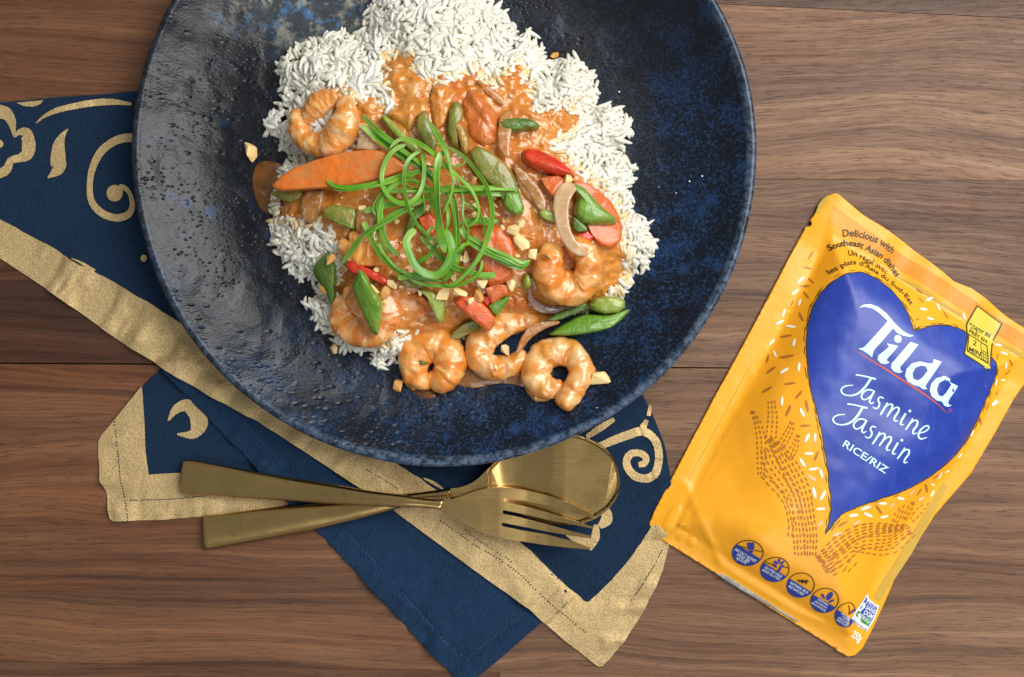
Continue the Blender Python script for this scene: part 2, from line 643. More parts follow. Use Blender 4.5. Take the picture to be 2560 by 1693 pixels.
def m_sauce(name="curry_sauce", a=rgb(214, 142, 60), b=rgb(198, 116, 36), speck=.75, film=False):
    N = NT(name)
    p = N.pos()
    n = N.noise(p, 38, 4, .6)
    n2 = N.noise(p, 130, 3, .6)
    c = N.mix(N.ramp(n, [(.35, 0.0), (.68, 1.0)]), a, b)
    red = N.ramp(N.noise(N.mapping(p, loc=(2, 7, 0)), 26, 3, .5), [(.52, 0.0), (.72, .55)])
    c = N.mix(red, c, rgb(202, 98, 34))
    pale = N.ramp(N.noise(N.mapping(p, loc=(8, 3, 0)), 95, 3, .55), [(.56, 0.0), (.72, .7)])
    c = N.mix(pale, c, rgb(228, 172, 112))
    sp = N.ramp(N.voro(p, 620), [(.10, 1.0), (.2, 0.0)])
    c = N.mix(N.math('MULTIPLY', sp, N.math('MULTIPLY', N.ramp(n2, [(.4, 0.0), (.6, 1.0)]), speck)), c, (.13, .035, .008))
    sp2 = N.ramp(N.voro(N.mapping(p, loc=(1, 1, 1)), 210), [(.07, 1.0), (.11, 0.0)])
    c = N.mix(N.math('MULTIPLY', sp2, .7), c, rgb(190, 40, 18))
    N.set(color=c, rough=.30, spec=.45, coat=.7, coatr=.05, sss=.08, ssss=.0012)
    N.b.inputs['Subsurface Radius'].default_value = (1.0, .6, .3)
    h = N.math('ADD', N.math('MULTIPLY', N.noise(p, 420, 3, .6), .5), N.noise(p, 170, 3, .55))
    N.bump(h, .30, .0014)
    if film: N.set(alpha=N.ramp(N.noise(p, 60, 3, .6), [(.3, .35), (.7, .8)]))
    return N.m


def m_shrimp(name, tint=(1, 1, 1)):
    N = NT(name)
    p = N.pos()
    at_ = N.n('ShaderNodeAttribute', attribute_name='along')
    al = N.sep(at_.outputs['Vector'])
    n = N.noise(p, 60, 4, .6)
    n3 = N.noise(p, 150, 4, .65)
    band = N.math('SINE', N.math('ADD', N.math('MULTIPLY', al[0], 44.0), N.math('MULTIPLY', n, 8.0)))
    band = N.ramp(N.math('ADD', N.math('MULTIPLY', band, .5), .5), [(.25, 0.0), (.95, 1.0)])
    meat = N.mix(N.math('MULTIPLY', band, .70), rgb(226, 150, 64), rgb(242, 202, 142))
    w = N.ramp(N.noise(p, 75, 4, .62), [(.44, 0.0), (.62, 1.0)])
    c = N.mix(N.math('MULTIPLY', w, .70), meat, rgb(212, 120, 28))
    pink = N.ramp(N.noise(N.mapping(p, loc=(3, 5, 1)), 55, 3, .5), [(.60, 0.0), (.74, .45)])
    c = N.mix(pink, c, rgb(226, 112, 48))
    f2 = N.ramp(n3, [(.55, 0.0), (.70, .75)])
    c = N.mix(f2, c, rgb(250, 222, 170))
    sp = N.ramp(N.voro(p, 300), [(.05, 1.0), (.09, 0.0)])
    c = N.mix(N.math('MULTIPLY', sp, .6), c, rgb(150, 60, 18))
    c = N.mix(1.0, c, tint + (1,), 'MULTIPLY')
    N.set(color=c, rough=.30, spec=.5, coat=.9, coatr=.05, sss=.14, ssss=.0025)
    N.b.inputs['Subsurface Radius'].default_value = (1.0, .55, .3)
    h = N.math('ADD', N.noise(p, 170, 3, .55), N.math('MULTIPLY', N.noise(p, 520, 3, .6), .30))
    N.bump(h, .42, .0016)
    return N.m


def m_veg(name, a, b, sauce=.4, saucecol=rgb(190, 110, 42), sss=.12, seedloc=0.0, grain=260, coat=.65, rough=.32, scale=60, relief=.42):
    N = NT(name)
    p = N.mapping(N.pos(), loc=(seedloc, seedloc * .7, 0))
    n = N.noise(p, scale, 4, .6)
    n2 = N.noise(p, grain, 3, .65)
    c = N.mix(N.ramp(n, [(.35, 0.0), (.65, 1.0)]), a, b)
    c = N.mix(N.ramp(n2, [(.48, 0.0), (.72, .35)]), c, tuple(min(1, v * 1.7 + .03) for v in a))
    if sauce > 0:
        lo = .70 - .38 * sauce
        cov = N.ramp(N.noise(N.mapping(p, loc=(4, 9, 2)), 110, 6, .78), [(lo, 0.0), (lo + .13, .9)])
        sc = N.mix(N.ramp(N.voro(p, 640), [(.10, .55), (.2, 0.0)]), saucecol, tuple(v * .35 for v in saucecol))
        c = N.mix(cov, c, sc)
    N.set(color=c, rough=rough, spec=.5, coat=.5, coatr=.06, sss=sss, ssss=.0014)
    N.bump(N.math('ADD', N.noise(p, 430, 4, .65), N.math('MULTIPLY', n2, .6)), relief, .0014)
    return N.m


def m_scallion():
    N = NT("scallion_green")
    at_ = N.n('ShaderNodeAttribute', attribute_name='along')
    al = N.sep(at_.outputs['Vector'])
    p = N.pos()
    oi = N.n('ShaderNodeObjectInfo')
    st = N.noise(N.comb(N.math('MULTIPLY', al[0], 2.0), N.math('MULTIPLY', al[1], 16.0), oi.outputs['Random']), 1.0, 2)
    n = N.noise(p, 90, 3)
    c = N.mix(N.ramp(st, [(.35, 0.0), (.68, 1.0)]), (.065, .25, .008), (.20, .46, .020))
    c = N.mix(N.ramp(n, [(.45, 0.0), (.7, .55)]), c, (.32, .56, .05))
    c = N.mix(N.math('MULTIPLY', oi.outputs['Random'], .35), c, (.03, .17, .010))
    c = N.mix(N.ramp(N.math('ABSOLUTE', N.math('SINE', N.math('MULTIPLY', al[1], 6.2832))), [(.0, .75), (.35, 0.0)]), c, (.30, .50, .10))
    c = N.mix(N.ramp(al[0], [(.0, .7), (.22, 0.0)]), c, (.42, .60, .16))
    N.set(color=c, rough=.36, spec=.45, coat=.25, coatr=.15, sss=.10, ssss=.001)
    N.bump(st, .5, .0005)
    return N.m


def m_peanut(name, a, b):
    N = NT(name)
    oi = N.n('ShaderNodeObjectInfo')
    p = N.pos()
    n = N.noise(p, 150, 3, .6)
    c = N.mix(N.ramp(n, [(.35, 0.0), (.68, 1.0)]), a, b)
    c = N.mix(N.math('MULTIPLY', oi.outputs['Random'], .5), c, b)
    N.set(color=c, rough=.48, spec=.35, sss=.15, ssss=.001)
    N.bump(N.noise(p, 900, 3, .6), .25, .0004)
    return N.m


def m_onion(name, a, b, al=.62):
    N = NT(name)
    p = N.pos()
    n = N.noise(p, 80, 4, .6)
    st = N.noise(p, 330, 4, .7)
    c = N.mix(N.ramp(n, [(.35, 0.0), (.65, 1.0)]), a, b)
    c = N.mix(N.ramp(st, [(.50, 0.0), (.66, .6)]), c, (.92, .80, .62))
    N.set(color=c, rough=.18, spec=.55, coat=.6, coatr=.08, sss=.3, ssss=.002, alpha=N.ramp(n, [(.3, al), (.7, min(1, al + .14))]))
    N.bump(st, .22, .0008)
    return N.m


MT = dict(
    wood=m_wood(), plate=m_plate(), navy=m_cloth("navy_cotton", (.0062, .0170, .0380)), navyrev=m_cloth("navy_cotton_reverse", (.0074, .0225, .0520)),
    gold=m_goldpaint(), thread=m_flat("dark_thread", (.02, .022, .035), .9), threadb=m_flat("blue_thread", (.07, .13, .24), .9),
    brass=m_brass(), film=m_film("orange_pouch_film", rgb(246, 170, 38)), seal=m_film("orange_pouch_seal", rgb(246, 172, 52)),
    gusset=m_flat("pouch_gusset_grey", (.27, .265, .24), .4), heart=m_heart(), white=m_flat("pale_print", rgb(205, 242, 255), .4, var=.02),
    whiteg=m_flat("white_print", rgb(250, 244, 226), .4, var=.03), pinkg=m_flat("pink_print", rgb(238, 190, 160), .4), brown=m_flat("brown_print", rgb(178, 112, 42), .42),
    ink=m_flat("ink_print", rgb(66, 60, 22), .42), red=m_flat("red_print", rgb(200, 86, 64), .42), olive=m_flat("olive_print", rgb(196, 158, 50), .42),
    seamshade=m_flat("seam_shade_tint", rgb(206, 168, 48), .42), fineline=m_flat("orange_line_print", rgb(222, 132, 34), .42), yellow=m_flat("yellow_print", rgb(216, 196, 70), .4),
    iblue=m_flat("icon_blue_print", rgb(48, 66, 160), .4), lgreen=m_flat("label_green_print", rgb(70, 140, 62), .4), labw=m_flat("label_white_print", rgb(226, 236, 240), .4),
    rice=m_rice(), ricest=m_rice_stained(), sauce=m_sauce(), film_s=m_sauce("thin_sauce", rgb(150, 104, 62), rgb(132, 88, 46), .6),
    stain=m_sauce("sauce_stain", rgb(150, 96, 28), rgb(112, 74, 26), .8, True),
    shrimp=m_shrimp("shrimp_meat"), shrimpp=m_shrimp("pink_shrimp_meat", (.98, .90, .84)), shrimpo=m_shrimp("orange_shrimp_meat", (1.0, .86, .62)),
    carrot=m_veg("carrot", rgb(224, 116, 32), rgb(200, 102, 36), .62, rgb(200, 128, 68), relief=.30), carrotr=m_veg("sauced_carrot", rgb(218, 104, 34), rgb(202, 92, 32), .55, rgb(194, 112, 46), seedloc=3),
    coated=m_sauce("sauce_coated_vegetable", rgb(216, 144, 62), rgb(200, 120, 40)), coatedred=m_sauce("sauce_coated_pepper", rgb(206, 120, 54), rgb(196, 104, 42)),
    green=m_veg("green_snap_pea", rgb(92, 138, 34), rgb(114, 154, 46), .42, rgb(158, 140, 56), seedloc=1), greend=m_veg("dark_green_pepper", rgb(66, 102, 28), rgb(90, 122, 36), .45, rgb(136, 122, 44), seedloc=2),
    olive_v=m_veg("sauced_green_pepper", rgb(104, 122, 40), rgb(132, 128, 52), .6, rgb(158, 128, 60), seedloc=8), tan_v=m_veg("sauced_bean", rgb(176, 136, 58), rgb(150, 118, 46), .5, rgb(186, 120, 48), seedloc=9),
    limev=m_veg("pale_green_pea", rgb(128, 150, 50), rgb(152, 164, 68), .25, rgb(168, 140, 56), seedloc=4), redp=m_veg("red_pepper", rgb(200, 36, 16), rgb(222, 66, 32), .42, rgb(206, 96, 44), seedloc=7),
    redo=m_veg("orange_red_pepper", rgb(218, 78, 30), rgb(228, 108, 50), .5, rgb(214, 120, 64), seedloc=11),
    onion=m_onion("cooked_onion", rgb(216, 176, 126), rgb(230, 200, 156)), oniony=m_onion("sauced_onion", rgb(200, 138, 62), rgb(190, 120, 50)), onionp=m_onion("purple_onion", rgb(158, 128, 128), rgb(186, 156, 140)),
    oniond=m_onion("brown_onion", rgb(172, 112, 46), rgb(194, 140, 76)),
    scallion=m_scallion(), nut=m_peanut("peanut_cream", rgb(246, 226, 172), rgb(232, 194, 124)), nutg=m_peanut("roasted_peanut", rgb(224, 168, 98), rgb(204, 142, 74)),
    specks=m_flat("salt_speck", (.8, .8, .78), .3),
)
# ------------------------------------------------------------------ table top of walnut staves
table = empty("table", (0, 0, -0.03))
tag(table, "walnut butcher-block table top of long horizontal staves", "table", kind="structure")


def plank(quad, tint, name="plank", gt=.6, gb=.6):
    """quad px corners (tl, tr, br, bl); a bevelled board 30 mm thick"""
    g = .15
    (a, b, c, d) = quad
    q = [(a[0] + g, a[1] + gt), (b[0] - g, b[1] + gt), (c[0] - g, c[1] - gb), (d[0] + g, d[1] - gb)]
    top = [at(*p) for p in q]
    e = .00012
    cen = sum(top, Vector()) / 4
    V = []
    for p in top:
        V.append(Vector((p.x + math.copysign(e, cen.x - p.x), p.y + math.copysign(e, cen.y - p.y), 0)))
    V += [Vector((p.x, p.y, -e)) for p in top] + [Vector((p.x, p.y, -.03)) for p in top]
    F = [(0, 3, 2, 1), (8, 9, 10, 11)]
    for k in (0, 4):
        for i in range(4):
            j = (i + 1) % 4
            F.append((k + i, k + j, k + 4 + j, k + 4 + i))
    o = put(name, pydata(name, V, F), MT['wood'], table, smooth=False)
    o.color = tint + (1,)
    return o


def ln(pts):
    xs = [p[0] for p in pts]
    ys = [p[1] for p in pts]
    def f(x):
        if x < xs[0]:
            return ys[0] + (x - xs[0]) * (ys[1] - ys[0]) / (xs[1] - xs[0])
        if x > xs[-1]:
            return ys[-1] + (x - xs[-1]) * (ys[-1] - ys[-2]) / (xs[-1] - xs[-2])
        return float(np.interp(x, xs, ys))
    return f


s0 = lambda x: -420.0
s1 = ln([(-600, -103), (1795, 9), (2560, 45), (3200, 76)])
s2 = ln([(-600, 440), (1889, 447), (3200, 453)])
s2b = ln([(-600, 700), (1200, 706)])
s3 = ln([(-600, 904), (230, 909), (1900, 921), (3200, 930)])
s4 = ln([(-600, 1032), (1100, 1040)])
s4b = ln([(1100, 1088), (3200, 1098)])
s5 = ln([(-600, 1641), (0, 1654), (900, 1673), (1500, 1686), (3200, 1722)])
s6 = lambda x: 2100.0
s6_ = s6


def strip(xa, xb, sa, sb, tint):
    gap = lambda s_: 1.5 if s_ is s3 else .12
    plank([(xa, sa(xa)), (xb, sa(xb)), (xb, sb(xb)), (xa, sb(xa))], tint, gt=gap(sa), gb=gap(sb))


s00, s000 = (lambda x: -1100.0), (lambda x: -2300.0)
s7, s8 = (lambda x: 2900.0), (lambda x: 4000.0)
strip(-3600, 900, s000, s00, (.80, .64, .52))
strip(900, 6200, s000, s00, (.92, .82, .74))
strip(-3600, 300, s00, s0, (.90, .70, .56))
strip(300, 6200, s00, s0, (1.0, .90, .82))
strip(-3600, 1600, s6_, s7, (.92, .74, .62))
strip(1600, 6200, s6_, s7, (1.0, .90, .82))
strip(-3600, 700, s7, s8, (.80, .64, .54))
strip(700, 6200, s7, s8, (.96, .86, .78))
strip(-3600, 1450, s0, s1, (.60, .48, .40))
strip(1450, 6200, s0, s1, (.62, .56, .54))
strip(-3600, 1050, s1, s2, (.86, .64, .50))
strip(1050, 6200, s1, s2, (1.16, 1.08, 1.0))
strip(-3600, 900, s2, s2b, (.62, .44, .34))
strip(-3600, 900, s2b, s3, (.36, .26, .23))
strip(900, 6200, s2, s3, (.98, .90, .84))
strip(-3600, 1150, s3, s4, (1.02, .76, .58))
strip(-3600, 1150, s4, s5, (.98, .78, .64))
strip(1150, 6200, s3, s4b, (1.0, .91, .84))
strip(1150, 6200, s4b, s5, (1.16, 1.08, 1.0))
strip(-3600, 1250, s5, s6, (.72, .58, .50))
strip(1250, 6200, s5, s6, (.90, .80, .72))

# ------------------------------------------------------------------ the plate
PZ, PR = 0.026, 782 * kz(0.026)
pc = at(1109, 384, PZ)
PCX, PCY = pc.x, pc.y
prof = [(0.0, .0085), (.030, .0085), (.060, .0086), (.080, .0090), (.092, .0093), (.103, .0100), (.113, .0113), (.122, .0136), (.130, .0167),
        (.136, .0197), (.1405, .0224), (PR - .0048, .02480), (PR - .0030, .02600), (PR - .0012, .02600), (PR, .02480), (PR - .0004, .0236),
        (PR - .004, .0216), (.138, .0182), (.128, .0146), (.115, .0105), (.100, .0070), (.088, .0052), (.084, .0030), (.083, .0028), (.079, .0028), (.078, .0045), (.0, .0050)]
PI_R = [p[0] for p in prof[:12]]
PI_Z = [p[1] for p in prof[:12]]


def plate_z(X, Y):
    """inner surface height of the plate under a food pixel"""
    k = kz(.02)
    wx, wy = (np.asarray(X) - CX) * k - PCX, -(np.asarray(Y) - CY) * k - PCY
    return np.interp(np.hypot(wx, wy), PI_R, PI_Z)


NS = 300
bm = bmesh.new()
rp = crom([(r, z) for r, z in prof], 27 * 3 - 2)
rings = []
for i, (r, z) in enumerate(rp):
    r = max(r, 0)
    ring = []
    for k in range(NS):
        t = 2 * math.pi * k / NS
        wob = 1 + .0022 * math.sin(3 * t + 1) + .0012 * math.sin(7 * t) if r > .06 else 1
        zz = z + (.0006 * math.sin(2 * t + .6) + .00022 * math.sin(11 * t + i * .1) + .00014 * math.sin(29 * t)) * (smooth(.10, .146, np.array(r)))
        ring.append(bm.verts.new((PCX + r * wob * math.cos(t), PCY + r * wob * math.sin(t), float(zz) + .0028 * 0)))
    rings.append(ring)
for a, b in zip(rings[:-1], rings[1:]):
    for k in range(NS):
        bm.faces.new((a[k], a[(k + 1) % NS], b[(k + 1) % NS], b[k]))
bmesh.ops.remove_doubles(bm, verts=bm.verts, dist=1e-6)
bmesh.ops.recalc_face_normals(bm, faces=bm.faces)
me = bpy.data.meshes.new("plate")
bm.to_mesh(me)
bm.free()
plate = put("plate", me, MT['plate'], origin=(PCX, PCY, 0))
tag(plate, "large round dark blue speckled stoneware plate holding the shrimp curry", "plate")

# ------------------------------------------------------------------ the napkin: navy cotton with a gold printed border, folded
napkin = empty("napkin", at(900, 1250))
tag(napkin, "folded navy cotton napkin with gold printed border under the plate", "napkin")
LA = tr('N4', [(400, 45), (310, 130), (180, 290), (110, 372), (93, 400), (92, 470), (105, 590), (132, 650), (143, 720), (150, 780), (165, 796), (400, 790), (610, 772), (860, 745), (1000, 722), (1050, 705), (1300, 760), (1500, 620), (1300, 350), (900, 150)])
LB = [(398, 912), (560, 1083), (640, 1168), (728, 1260), (792, 1325), (900, 1440), (1000, 1547), (1100, 1653), (1150, 1704), (1168, 1710), (1195, 1690), (1270, 1628), (1355, 1554), (1420, 1490), (1200, 1250), (900, 1060), (600, 900)]
LC = [(-80, 265), (0, 257), (160, 244), (330, 230), (600, 214), (900, 300), (1300, 600), (1560, 900)] + \
     [(1611, 997), (1639, 1054), (1662, 1116), (1675, 1187), (1680, 1258), (1677, 1329), (1672, 1367), (1658, 1424), (1639, 1466), (1601, 1542), (1563, 1599), (1525, 1646), (1508, 1664), (1498, 1667), (1488, 1662), (1421, 1609), (1355, 1552), (1322, 1519), (1232, 1457)] + \
     [(989, 1279), (893, 1213), (756, 1122), (648, 1053), (549, 1001), (443, 939), (292, 848), (140, 738), (0, 646), (-80, 590)]


def wobble(poly, amp, wl, seed):
    q = even(list(poly) + [poly[0]], 260)[:-1]
    s_ = np.arange(len(q)) * np.linalg.norm(q[1] - q[0])
    return [tuple(p) for p in q + amp * np.c_[fbm(s_, s_ * 0 + seed, wl, seed, 2), fbm(s_, s_ * 0 + seed + 9, wl, seed + 3, 2)]]


def lift(X, Y):
    a = smooth(-14, 12, sdist(X, Y, LA)) * .0011
    return a


HEM = [(-80, 590), (0, 646), (292, 848), (443, 939), (549, 1001), (648, 1053), (756, 1122), (893, 1213), (989, 1279), (1232, 1457), (1322, 1519), (1421, 1609), (1488, 1662)]
_hx, _hy = np.array([p[0] for p in HEM]), np.array([p[1] for p in HEM])


def pucker(X, Y, dist, along, seed, width):
    n = fbm(along, dist * .12 + seed, 40, seed, 2)
    n2 = fbm(along, dist * .35, 24, seed + 5, 2)
    return np.exp(-(np.maximum(dist, 0) / width) ** 2) * (.0030 * n + .0011 * n2)


def hA(X, Y):
    d = sdist(X, Y, LA)
    z = .0010 + .0005 * fbm(X, Y, 90, 3) + .0012 * smooth(40, 110, d) * 0
    al = X * .98 - Y * .2
    d2 = np.abs(Y - (1299 - (X - 402) * .07))
    d3 = np.abs(X - (250 + (Y - 1092) * .12))
    z = z + pucker(X, Y, d2, X, 11, 60) + pucker(X, Y, d3, Y, 17, 50)
    return np.maximum(z, .0003)


def hB(X, Y):
    dl = ((X - 415) * .726 - (Y - 930) * .688)          # distance from the left hem
    al = X * .688 + Y * .726
    z = .0010 + lift(X, Y) + .0020 * fbm(X, Y, 120, 21) + .0008 * fbm(X, Y, 42, 29) + pucker(X, Y, np.abs(dl - 22), al, 23, 30) * 1.5
    seam = np.exp(-((dl - 47) / 4.5) ** 2)
    de = (1554 - (X - 1355) * .82) - Y                   # lower right hem
    dr = de * .77
    seam2 = np.exp(-((dr - 40) / 4.5) ** 2) * (dl > 40)
    z = z + .0011 * smooth(52, 40, dl) - .0009 * seam - .0009 * seam2 + .0009 * smooth(44, 34, dr)
    z = np.where(sdist(X, Y, LA) > -6, np.maximum(z, hA(X, Y) + .0008), z)
    return np.maximum(z, .0003)


def hC(X, Y):
    dl = (X * .565 - Y * .825 + 533)                     # distance from the lower hem line
    al = X * .825 + Y * .565
    z = .0010 + lift(X, Y) + .0011 * smooth(-14, 12, sdist(X, Y, LB)) + .0014 * fbm(X, Y, 130, 31) + .0005 * fbm(X, Y, 50, 39)
    z = z + pucker(X, Y, np.abs(dl - 35), al, 33, 62) * (.75 + .9 * smooth(700, 300, X))
    dr = sdist(X, Y, LC)
    z = z + pucker(X, Y, np.where(X > 1500, dr - 20, 999), Y, 37, 50)
    z = z - .00055 * np.exp(-((dr - 46) / 5) ** 2) * (X > 1440)
    # two soft drag folds in the lower right part
    z = z + .0012 * np.exp(-(((X - 1310) * .9 + (Y - 1500) * -.42) / 26) ** 2) * smooth(150, 40, dl)
    z = z + .0010 * np.exp(-(((X - 1130) * .93 + (Y - 1340) * -.36) / 20) ** 2) * smooth(130, 60, dl)
    # under the plate's foot and rim the cloth lies flat
    r = np.hypot(X - 1109, Y - 384)
    flat = smooth(640, 560, r)
    z = z * (1 - flat) + np.minimum(z, .0022) * flat
    z = np.where(sdist(X, Y, LB) > -8, np.maximum(z, hB(X, Y) + .0010), z)
    z = np.where(sdist(X, Y, LA) > -8, np.maximum(z, hA(X, Y) + .0010), z)
    return np.maximum(z, .0004)


layA = sheet("corner_layer", [LA], hA, 0, MT['navy'], napkin, cell=8, skirt=.0009)
gA = tr('N4', [(310, 128), (180, 288), (108, 372), (94, 402), (93, 470), (106, 590), (133, 650), (144, 720), (151, 779), (166, 795), (400, 789), (610, 771), (860, 744), (1000, 721), (1047, 706), (1000, 690), (800, 640), (650, 590), (500, 556), (400, 562), (345, 566), (335, 510), (327, 440), (322, 300), (316, 180)])
sheet("gold_border", [gA], hA, .00050, MT['gold'], layA, cell=8)
layB = sheet("reverse_layer", [wobble(LB, 2.4, 70, 3)], hB, 0, MT['navyrev'], napkin, cell=9, skirt=.0009)
layC = sheet("front_layer", [LC], hC, 0, MT['navy'], napkin, cell=8, skirt=.0009)
rj = np.random.RandomState(4)
inner = crom([(-80, 512), (0, 547), (120, 612), (187, 654), (245, 684), (312, 721), (424, 788), (560, 880), (720, 985), (880, 1085), (1004, 1163), (1108, 1233), (1220, 1300), (1312, 1362), (1393, 1443), (1464, 1504)], 90) + rj.uniform(-1.6, 1.6, (90, 2))
inner2 = crom([(1473, 1504), (1559, 1414), (1611, 1343), (1640, 1290), (1660, 1240)], 26) + rj.uniform(-1.6, 1.6, (26, 2))
outC = [(1676, 1329), (1671, 1367), (1657, 1424), (1638, 1466), (1600, 1542), (1562, 1599), (1524, 1646), (1507, 1663), (1498, 1666), (1489, 1661), (1421, 1608), (1355, 1551), (1322, 1518), (1232, 1456), (989, 1278), (893, 1212), (756, 1121), (648, 1052), (549, 1000), (443, 938), (292, 847), (140, 737), (0, 645), (-80, 589)]
gC = [tuple(p) for p in inner] + [tuple(p) for p in inner2] + [(1676, 1250)] + outC
sheet("gold_border", [gC], hC, .00050, MT['gold'], layC, cell=8)


def gold(fr, pts, ws, hf_=hC, name="gold_motif"):
    sheet(name, [stroke(tr(fr, pts), wid(fr, ws), jitter=.10)], hf_, .00050, MT['gold'], layA if hf_ is hA else layC, cell=8)


gold('N3', [(-30, 292), (30, 298), (64, 335), (78, 385), (82, 432)], [75, 72, 55, 34, 8])
gold('N3', [(83, 436), (112, 408), (150, 412), (166, 470), (155, 530), (112, 552), (66, 566), (45, 612), (8, 634), (-30, 640)], [8, 30, 62, 76, 70, 46, 40, 52, 54, 54])
sheet("gold_motif", [ellipse(*tr('N3', [(-4, 472)])[0], 13, 11)], hC, .00050, MT['gold'], layC, cell=8)
sheet("gold_motif", [tr('N3', [(98, 243), (170, 236), (252, 229), (238, 250), (192, 266), (140, 262)])], hC, .00050, MT['gold'], layC, cell=8)
gold('N3', [(208, 357), (258, 318), (330, 287), (420, 263), (540, 241), (640, 238), (740, 250)], [5, 18, 30, 34, 38, 34, 14])
gold('N3', [(387, 388), (352, 432), (334, 482), (328, 560), (332, 610), (272, 662)], [3, 38, 66, 86, 72, 6])
gold('N3', [(760, 438), (690, 443), (612, 480), (560, 532), (526, 600), (510, 680), (510, 760), (535, 822), (592, 868), (660, 886), (722, 870), (748, 820), (738, 762), (712, 724), (672, 712)], [48, 48, 46, 44, 40, 34, 34, 40, 42, 42, 40, 30, 24, 28, 34])
sheet("gold_motif", [ellipse(*tr('N3', [(648, 748)])[0], 21, 21)], hC, .00060, MT['gold'], layC, cell=8)
gold('N3', [(412, 1113), (470, 1140), (535, 1188)], [5, 14, 30])
sheet("gold_motif", [ellipse(*tr('N3', [(812, 1112)])[0], 8, 9)], hC, .00050, MT['gold'], layC, cell=8)
gold('N5', [(1255, 352), (1340, 316), (1420, 286), (1480, 270), (1532, 290), (1566, 340), (1576, 410), (1562, 480), (1520, 515), (1460, 510), (1416, 470), (1406, 420), (1432, 386), (1480, 386), (1508, 412), (1498, 438), (1468, 446)], [36, 44, 46, 44, 42, 42, 42, 42, 44, 44, 42, 40, 38, 36, 36, 36, 28])
gold('N5', [(1476, 276), (1496, 242), (1512, 210)], [30, 34, 22])
gold('N5', [(1527, 130), (1526, 160), (1520, 188)], [8, 20, 20])
gold('N5', [(1196, 300), (1262, 255), (1340, 205)], [24, 36, 22])
gold('N5', [(338, 514), (390, 540), (446, 577)], [5, 18, 7])
gold('N5', [(1296, 680), (1300, 735), (1262, 772)], [40, 62, 30])
gold('N5', [(1246, 762), (1240, 830), (1212, 896)], [26, 46, 18])
gold('N5', [(1222, 866), (1170, 848), (1090, 812)], [58, 62, 18])
gold('N4', [(440, 300), (478, 245), (530, 225), (582, 262), (592, 318), (560, 366), (485, 366)], [8, 42, 62, 86, 84, 48, 8], hA)


def stitches(path, step, length, w, hfun, mat, n, name="stitching", off=.00062):
    c = even(crom(path, 60), n)
    t = np.gradient(c, axis=0)
    t /= np.linalg.norm(t, axis=1)[:, None]
    rs = np.random.RandomState(int(path[0][0]) % 1000)
    Q, D, F = [], [], []
    for i in range(n):
        if rs.rand() < .12:
            continue
        q = c[i] + rs.uniform(-.7, .7, 2)
        L, nn = t[i] * length / 2, np.array([-t[i][1], t[i][0]]) * w / 2
        b = len(Q)
        for a1, a2, dz in ((1, 1, 0), (.6, .4, .00022)):
            for s1_, s2_ in ((-1, -1), (1, -1), (1, 1), (-1, 1)):
                Q.append(q + L * s1_ * a1 + nn * s2_ * a2)
                D.append(off + dz)
        F += [(b, b + 1, b + 5, b + 4), (b + 1, b + 2, b + 6, b + 5), (b + 2, b + 3, b + 7, b + 6), (b + 3, b, b + 4, b + 7), (b + 4, b + 5, b + 6, b + 7)]
    Q = np.array(Q)
    Zq = hfun(Q[:, 0], Q[:, 1]) + np.array(D)
    V = [((p[0] - CX) * S, -(p[1] - CY) * S, z) for p, z in zip(Q, Zq)]
    o = put(name, pydata(name, V, F), mat, layA if hfun is hA else layB if hfun is hB else layC, smooth=False)
    o["kind"] = "stuff"


stitches(tr('N4', [(172, 292), (190, 450), (208, 600), (232, 700), (245, 790)]), 0, 4.5, 2.6, hA, MT['thread'], 36)
stitches(tr('N4', [(246, 692), (330, 690), (470, 684), (640, 668)]), 0, 5, 2.2, hA, MT['thread'], 32)
stitches(tr('N5', [(430, 740), (600, 860), (800, 985), (1000, 1170), (1190, 1330)]), 0, 4, 2.6, hC, MT['thread'], 56)
stitches(tr('N5', [(560, 790), (640, 850), (800, 950)]), 0, 4, 2.4, hC, MT['thread'], 18)
stitches(tr('N5', [(40, 470), (140, 530), (200, 570)]), 0, 4, 2.4, hC, MT['thread'], 14)
stitches(tr('N5', [(1590, 900), (1530, 1010), (1430, 1160)]), 0, 4, 2.6, hC, MT['thread'], 26)
stitches([(560, 1001), (700, 1152), (800, 1260), (852, 1315), (980, 1452), (1100, 1588), (1170, 1652)], 0, 6, 1.2, hB, MT['threadb'], 80)
stitches(tr('N5', [(570, 1460), (640, 1400), (760, 1310), (880, 1212)]), 0, 6, 1.2, hB, MT['threadb'], 24)

